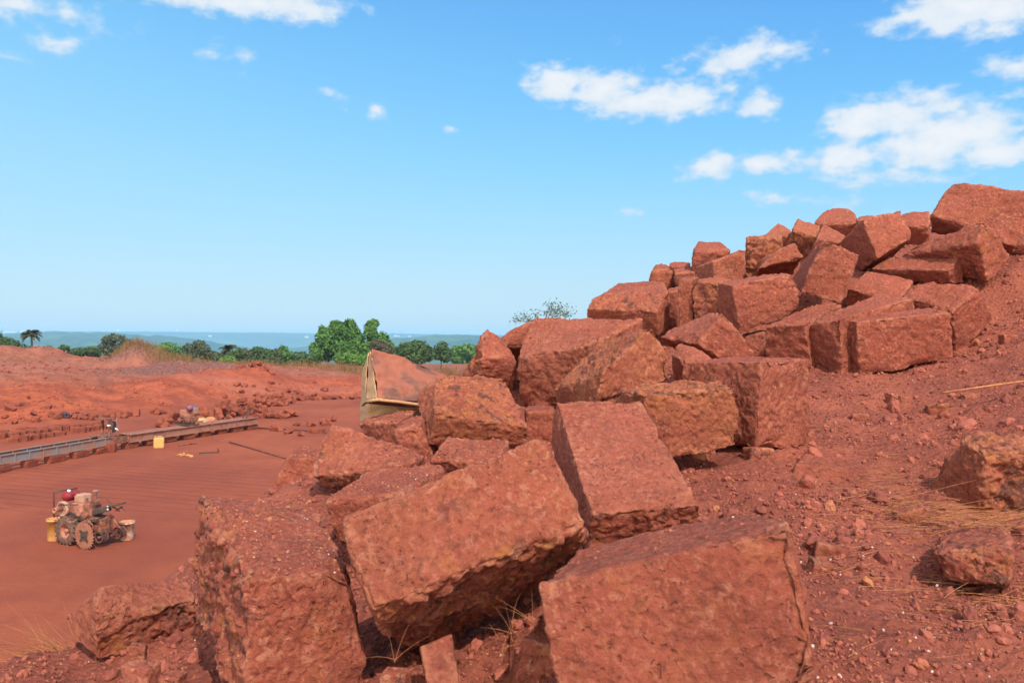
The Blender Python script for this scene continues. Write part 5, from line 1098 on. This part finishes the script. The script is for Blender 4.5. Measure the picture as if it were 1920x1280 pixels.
for u, v, Y, wu, n, h_, lab in ((838,705,60,62,900,1.75,'tall tawny grass clump between the tarpaulin and the pointed boulder'),
  (245,660,75,60,700,.9,'dry grass covering the round mound'),(318,672,74,60,450,.9,'pale dry grass patch right of the round mound'),
  (455,690,80,60,420,.8,'low dry grass left of the dark rounded bush'),(382,690,78,40,250,.7,'dry grass patch left of the vivid young shrub'),
  (590,694,82,60,420,.9,'dry grass under the small upright tree'),(655,697,80,70,550,1.0,'dry grass under the tallest tree'),(60,670,80,80,160,.45,'thin dry tufts on the flat ground below the palm'),(500,694,82,50,300,.7,'dry grass strip below the dark rounded bush'),(715,700,76,50,300,1.0,'dry grass below the brownish shrub')):
    grass('dry_grass', (u, v, Y, wu), n, h_, lab, GG)

# ---------------------------------------------------------------- valley and far hills
Q, T, F = fan(-1.15, 1.15, 620, 128.0, 9000.0, 520)
U = T*FPX+960; Y = Q[:, 1]
def crest_h(v, y): return CAMZ-(v-640)/FPX*y
v1 = itp(U, [-700,-100,0,110,200,290,360,430,500,580,700,900,1400,2500], [634,631,629,628,629,632,637,646,656,652,640,638,640,640])
v2 = itp(U, [-700,0,200,330,600,760,880,1000,2500], [622,621,622,622.5,625,626,628,629,629])
fl_ = -75.0; Y1, Y2 = 2600.0, 5200.0
X3 = np.column_stack([Q*.0012, np.zeros(len(Q))])
z = np.full(len(Q), fl_)+18*fbm(X3*1.7, 3)
z = z*sstep(Y, 120, 900)+(1-sstep(Y, 120, 900))*(-4-.16*(Y-120))
h1 = crest_h(v1, Y1)-fl_; h2 = crest_h(v2, Y2)-fl_
wob = 260*fbm(X3*1.5+3, 3)
s1 = sstep(Y+wob, Y1-1150, Y1-80); s2 = sstep(Y+wob, Y2-1300, Y2-60)
z = np.where(Y > 900, z+(h1-0)*s1*(1-.55*sstep(Y, Y1+100, Y1+900)), z)
z = np.where(Y > Y1+100, np.maximum(z, fl_+(h2)*s2), z)
can = np.clip((Y-250)/800, 0, 1)
z += can*(5*fbm(Q[:, [0, 1, 1]]*np.array([.012, .006, 0]), 4)*(1-s2)+7.0*np.maximum(0, pn(np.column_stack([Q*.026, np.zeros(len(Q))]))+.1)*(1-s2*.3)+9*fbm(np.column_stack([Q*.0035, np.zeros(len(Q))]), 3)*np.clip(s1*(1-s1)*4+s2*(1-s2)*3, 0, 1))
def hill_mat():
    m, t = new_mat('forest_hills'); v = t.n('ShaderNodeTexCoord').outputs['Object']
    n1 = t.noise(v, .004, 6, .65); n2 = t.noise(v, .03, 6, .7)
    col = t.mix(t.ramp(n1, .4, .62), (.035, .075, .024), (.085, .15, .035)); col = t.mix(t.ramp(t.noise(v, .012, 6, .7), .45, .58, 0, .8), col, (.02, .045, .018)); col = t.mix(t.ramp(n2, .45, .6, 0, .6), col, (.03, .06, .022))
    col = t.mix(t.ramp(t.noise(v, .0022, 4), .56, .66, 0, .7), col, (.15, .20, .06))
    finish(t, col, .9, t.n('ShaderNodeBump', {'Strength': .8, 'Distance': 6.0, 'Height': n2}).outputs[0], spec=.1); return m
struct(link('forest_hills', np_mesh('forest_hills', np.column_stack([Q, z]), F, hill_mat(), True)))
M_WALL = plain('whitewash', (.8, .78, .74), .8, 0, (.66, .62, .58), .05); M_ROOF = plain('pale_roof', (.62, .56, .52), .7, 0, (.5, .3, .24), .08); M_WIN = plain('window_dark', (.06, .07, .08), .3)
def building(u, v, Y, wd, h, label, dp=None, gable=True, yaw=0.0):
    h *= .6
    p = pt(u, v, Y); b = thing('white_building', label, 'building', tuple(p), 'white buildings on the far hills'); dp = dp or wd*.5; A_ = np.array([[math.cos(yaw), math.sin(yaw), 0], [-math.sin(yaw), math.cos(yaw), 0], [0, 0, 1]])
    mb = MB(); mb.box(p+UP*(h/2-1.5), (wd, dp, h+3), A_, .3); o = mb.build('wall', M_WALL); adopt(o, b)
    c = p+UP*h; e = [c+A_[0]*x*wd*.53+A_[1]*y*dp*.55+UP*z_ for x, y, z_ in ((-1,-1,.02),(1,-1,.02),(1,1,.02),(-1,1,.02),(-1,0,h*.35),(1,0,h*.35))]
    mb = MB(); mb.add(e, [(0,1,5,4),(2,3,4,5),(0,4,3),(1,2,5),(0,3,2,1)]); o = mb.build('roof', M_ROOF); adopt(o, b)
    mb = MB(); n_ = max(3, int(wd/9))
    for k in range(n_): mb.box(p+A_[0]*wd*((k+.5)/n_-.5)-A_[1]*(dp/2+.05)+UP*h*.55, (wd/n_*.4, .3, h*.3), A_, .05)
    o = mb.build('windows', M_WIN); adopt(o, b)
for i, (u, v, Y, wd, h, lab) in enumerate(((22,622.5,4300,70,9,'long low white building at the far left of the horizon'),(48,622,4300,50,8,'white building left of the palm crown on the horizon'),(88,622.5,4300,46,9,'white building just right of the palm crown'),(103,623.5,4300,36,7,'small white building right of the palm, lower than its neighbour'),
  (140,627,3600,36,9,'bright white building on the hill between palm and spreading tree'),(250,630.5,2750,60,5,'long white strip building above the grassy mound'),(278,631.5,2750,30,4,'low white shed at the right end of the long strip building'),
  (394,630,4300,18,7,'small white building on the blue hill right of the water tower'),(575,632,4300,18,8,'white building on the hill left of the tallest tree'),(593,633,4300,12,7,'tiny white house next to the tallest tree'),
  (744,630,4500,30,7,'white house on the ridge just right of the pointed green tree'),(768,631,4500,18,6,'tiny white house on the ridge above the round dark tree'),(820,633,4300,26,8,'white house on the ridge above the small dark tree'),(862,634,4200,34,7,'long white house on the ridge by the pointed boulder'),(876,634.5,4200,20,8,'white house on the ridge touching the pointed boulder'),(700,629,4600,16,6,'far white house behind the pointed green tree'))):
    building(u, v, Y, wd, h, lab, yaw=rng.normal(0, .2))
for (u, v, Y, hh, lab, tk) in ((333,625,5150,24,'white water tower on the blue horizon ridge',True),(221,624,5150,26,'thin white tower on the horizon above the spreading tree',False)):
    p = pt(u, v, Y); b = thing('water_tower' if tk else 'tower', lab, 'tower', tuple(p)); mb = MB(); mb.lathe([(5,-8),(4.5,0),(3.5,hh*.6),(4,hh*.62)], p, UP, 14); o = mb.build('shaft', M_WALL, smooth=True); adopt(o, b)
    mb = MB(); R_ = 7 if tk else 4.6; mb.lathe([(3.5,hh*.55),(R_,hh*.68),(R_,hh*.9),(R_*.6,hh),(0,hh*1.03)], p, UP, 16); o = mb.build('tank', M_WALL, smooth=True); adopt(o, b)

# ---------------------------------------------------------------- haze
HAZE_D = 2.3e-4
mb = MB(); mb.add([(x, y, z_) for z_ in (-140, 70) for y in (-60, 9400) for x in (-11500, 11500)], [(0,2,3,1),(4,5,7,6),(0,1,5,4),(2,6,7,3),(0,4,6,2),(1,3,7,5)])
mh = bpy.data.materials.new('haze_air'); mh.use_nodes = True; mh.node_tree.nodes.clear(); t = NT(mh.node_tree)
pv = t.n('ShaderNodeVolumePrincipled', {'Color': (.36, .68, 1.0, 1), 'Density': HAZE_D, 'Anisotropy': -0.15}); ou = t.n('ShaderNodeOutputMaterial'); t.t.links.new(pv.outputs[0], ou.inputs['Volume'])
hz = mb.build('haze', mh); hz['kind'] = 'stuff'
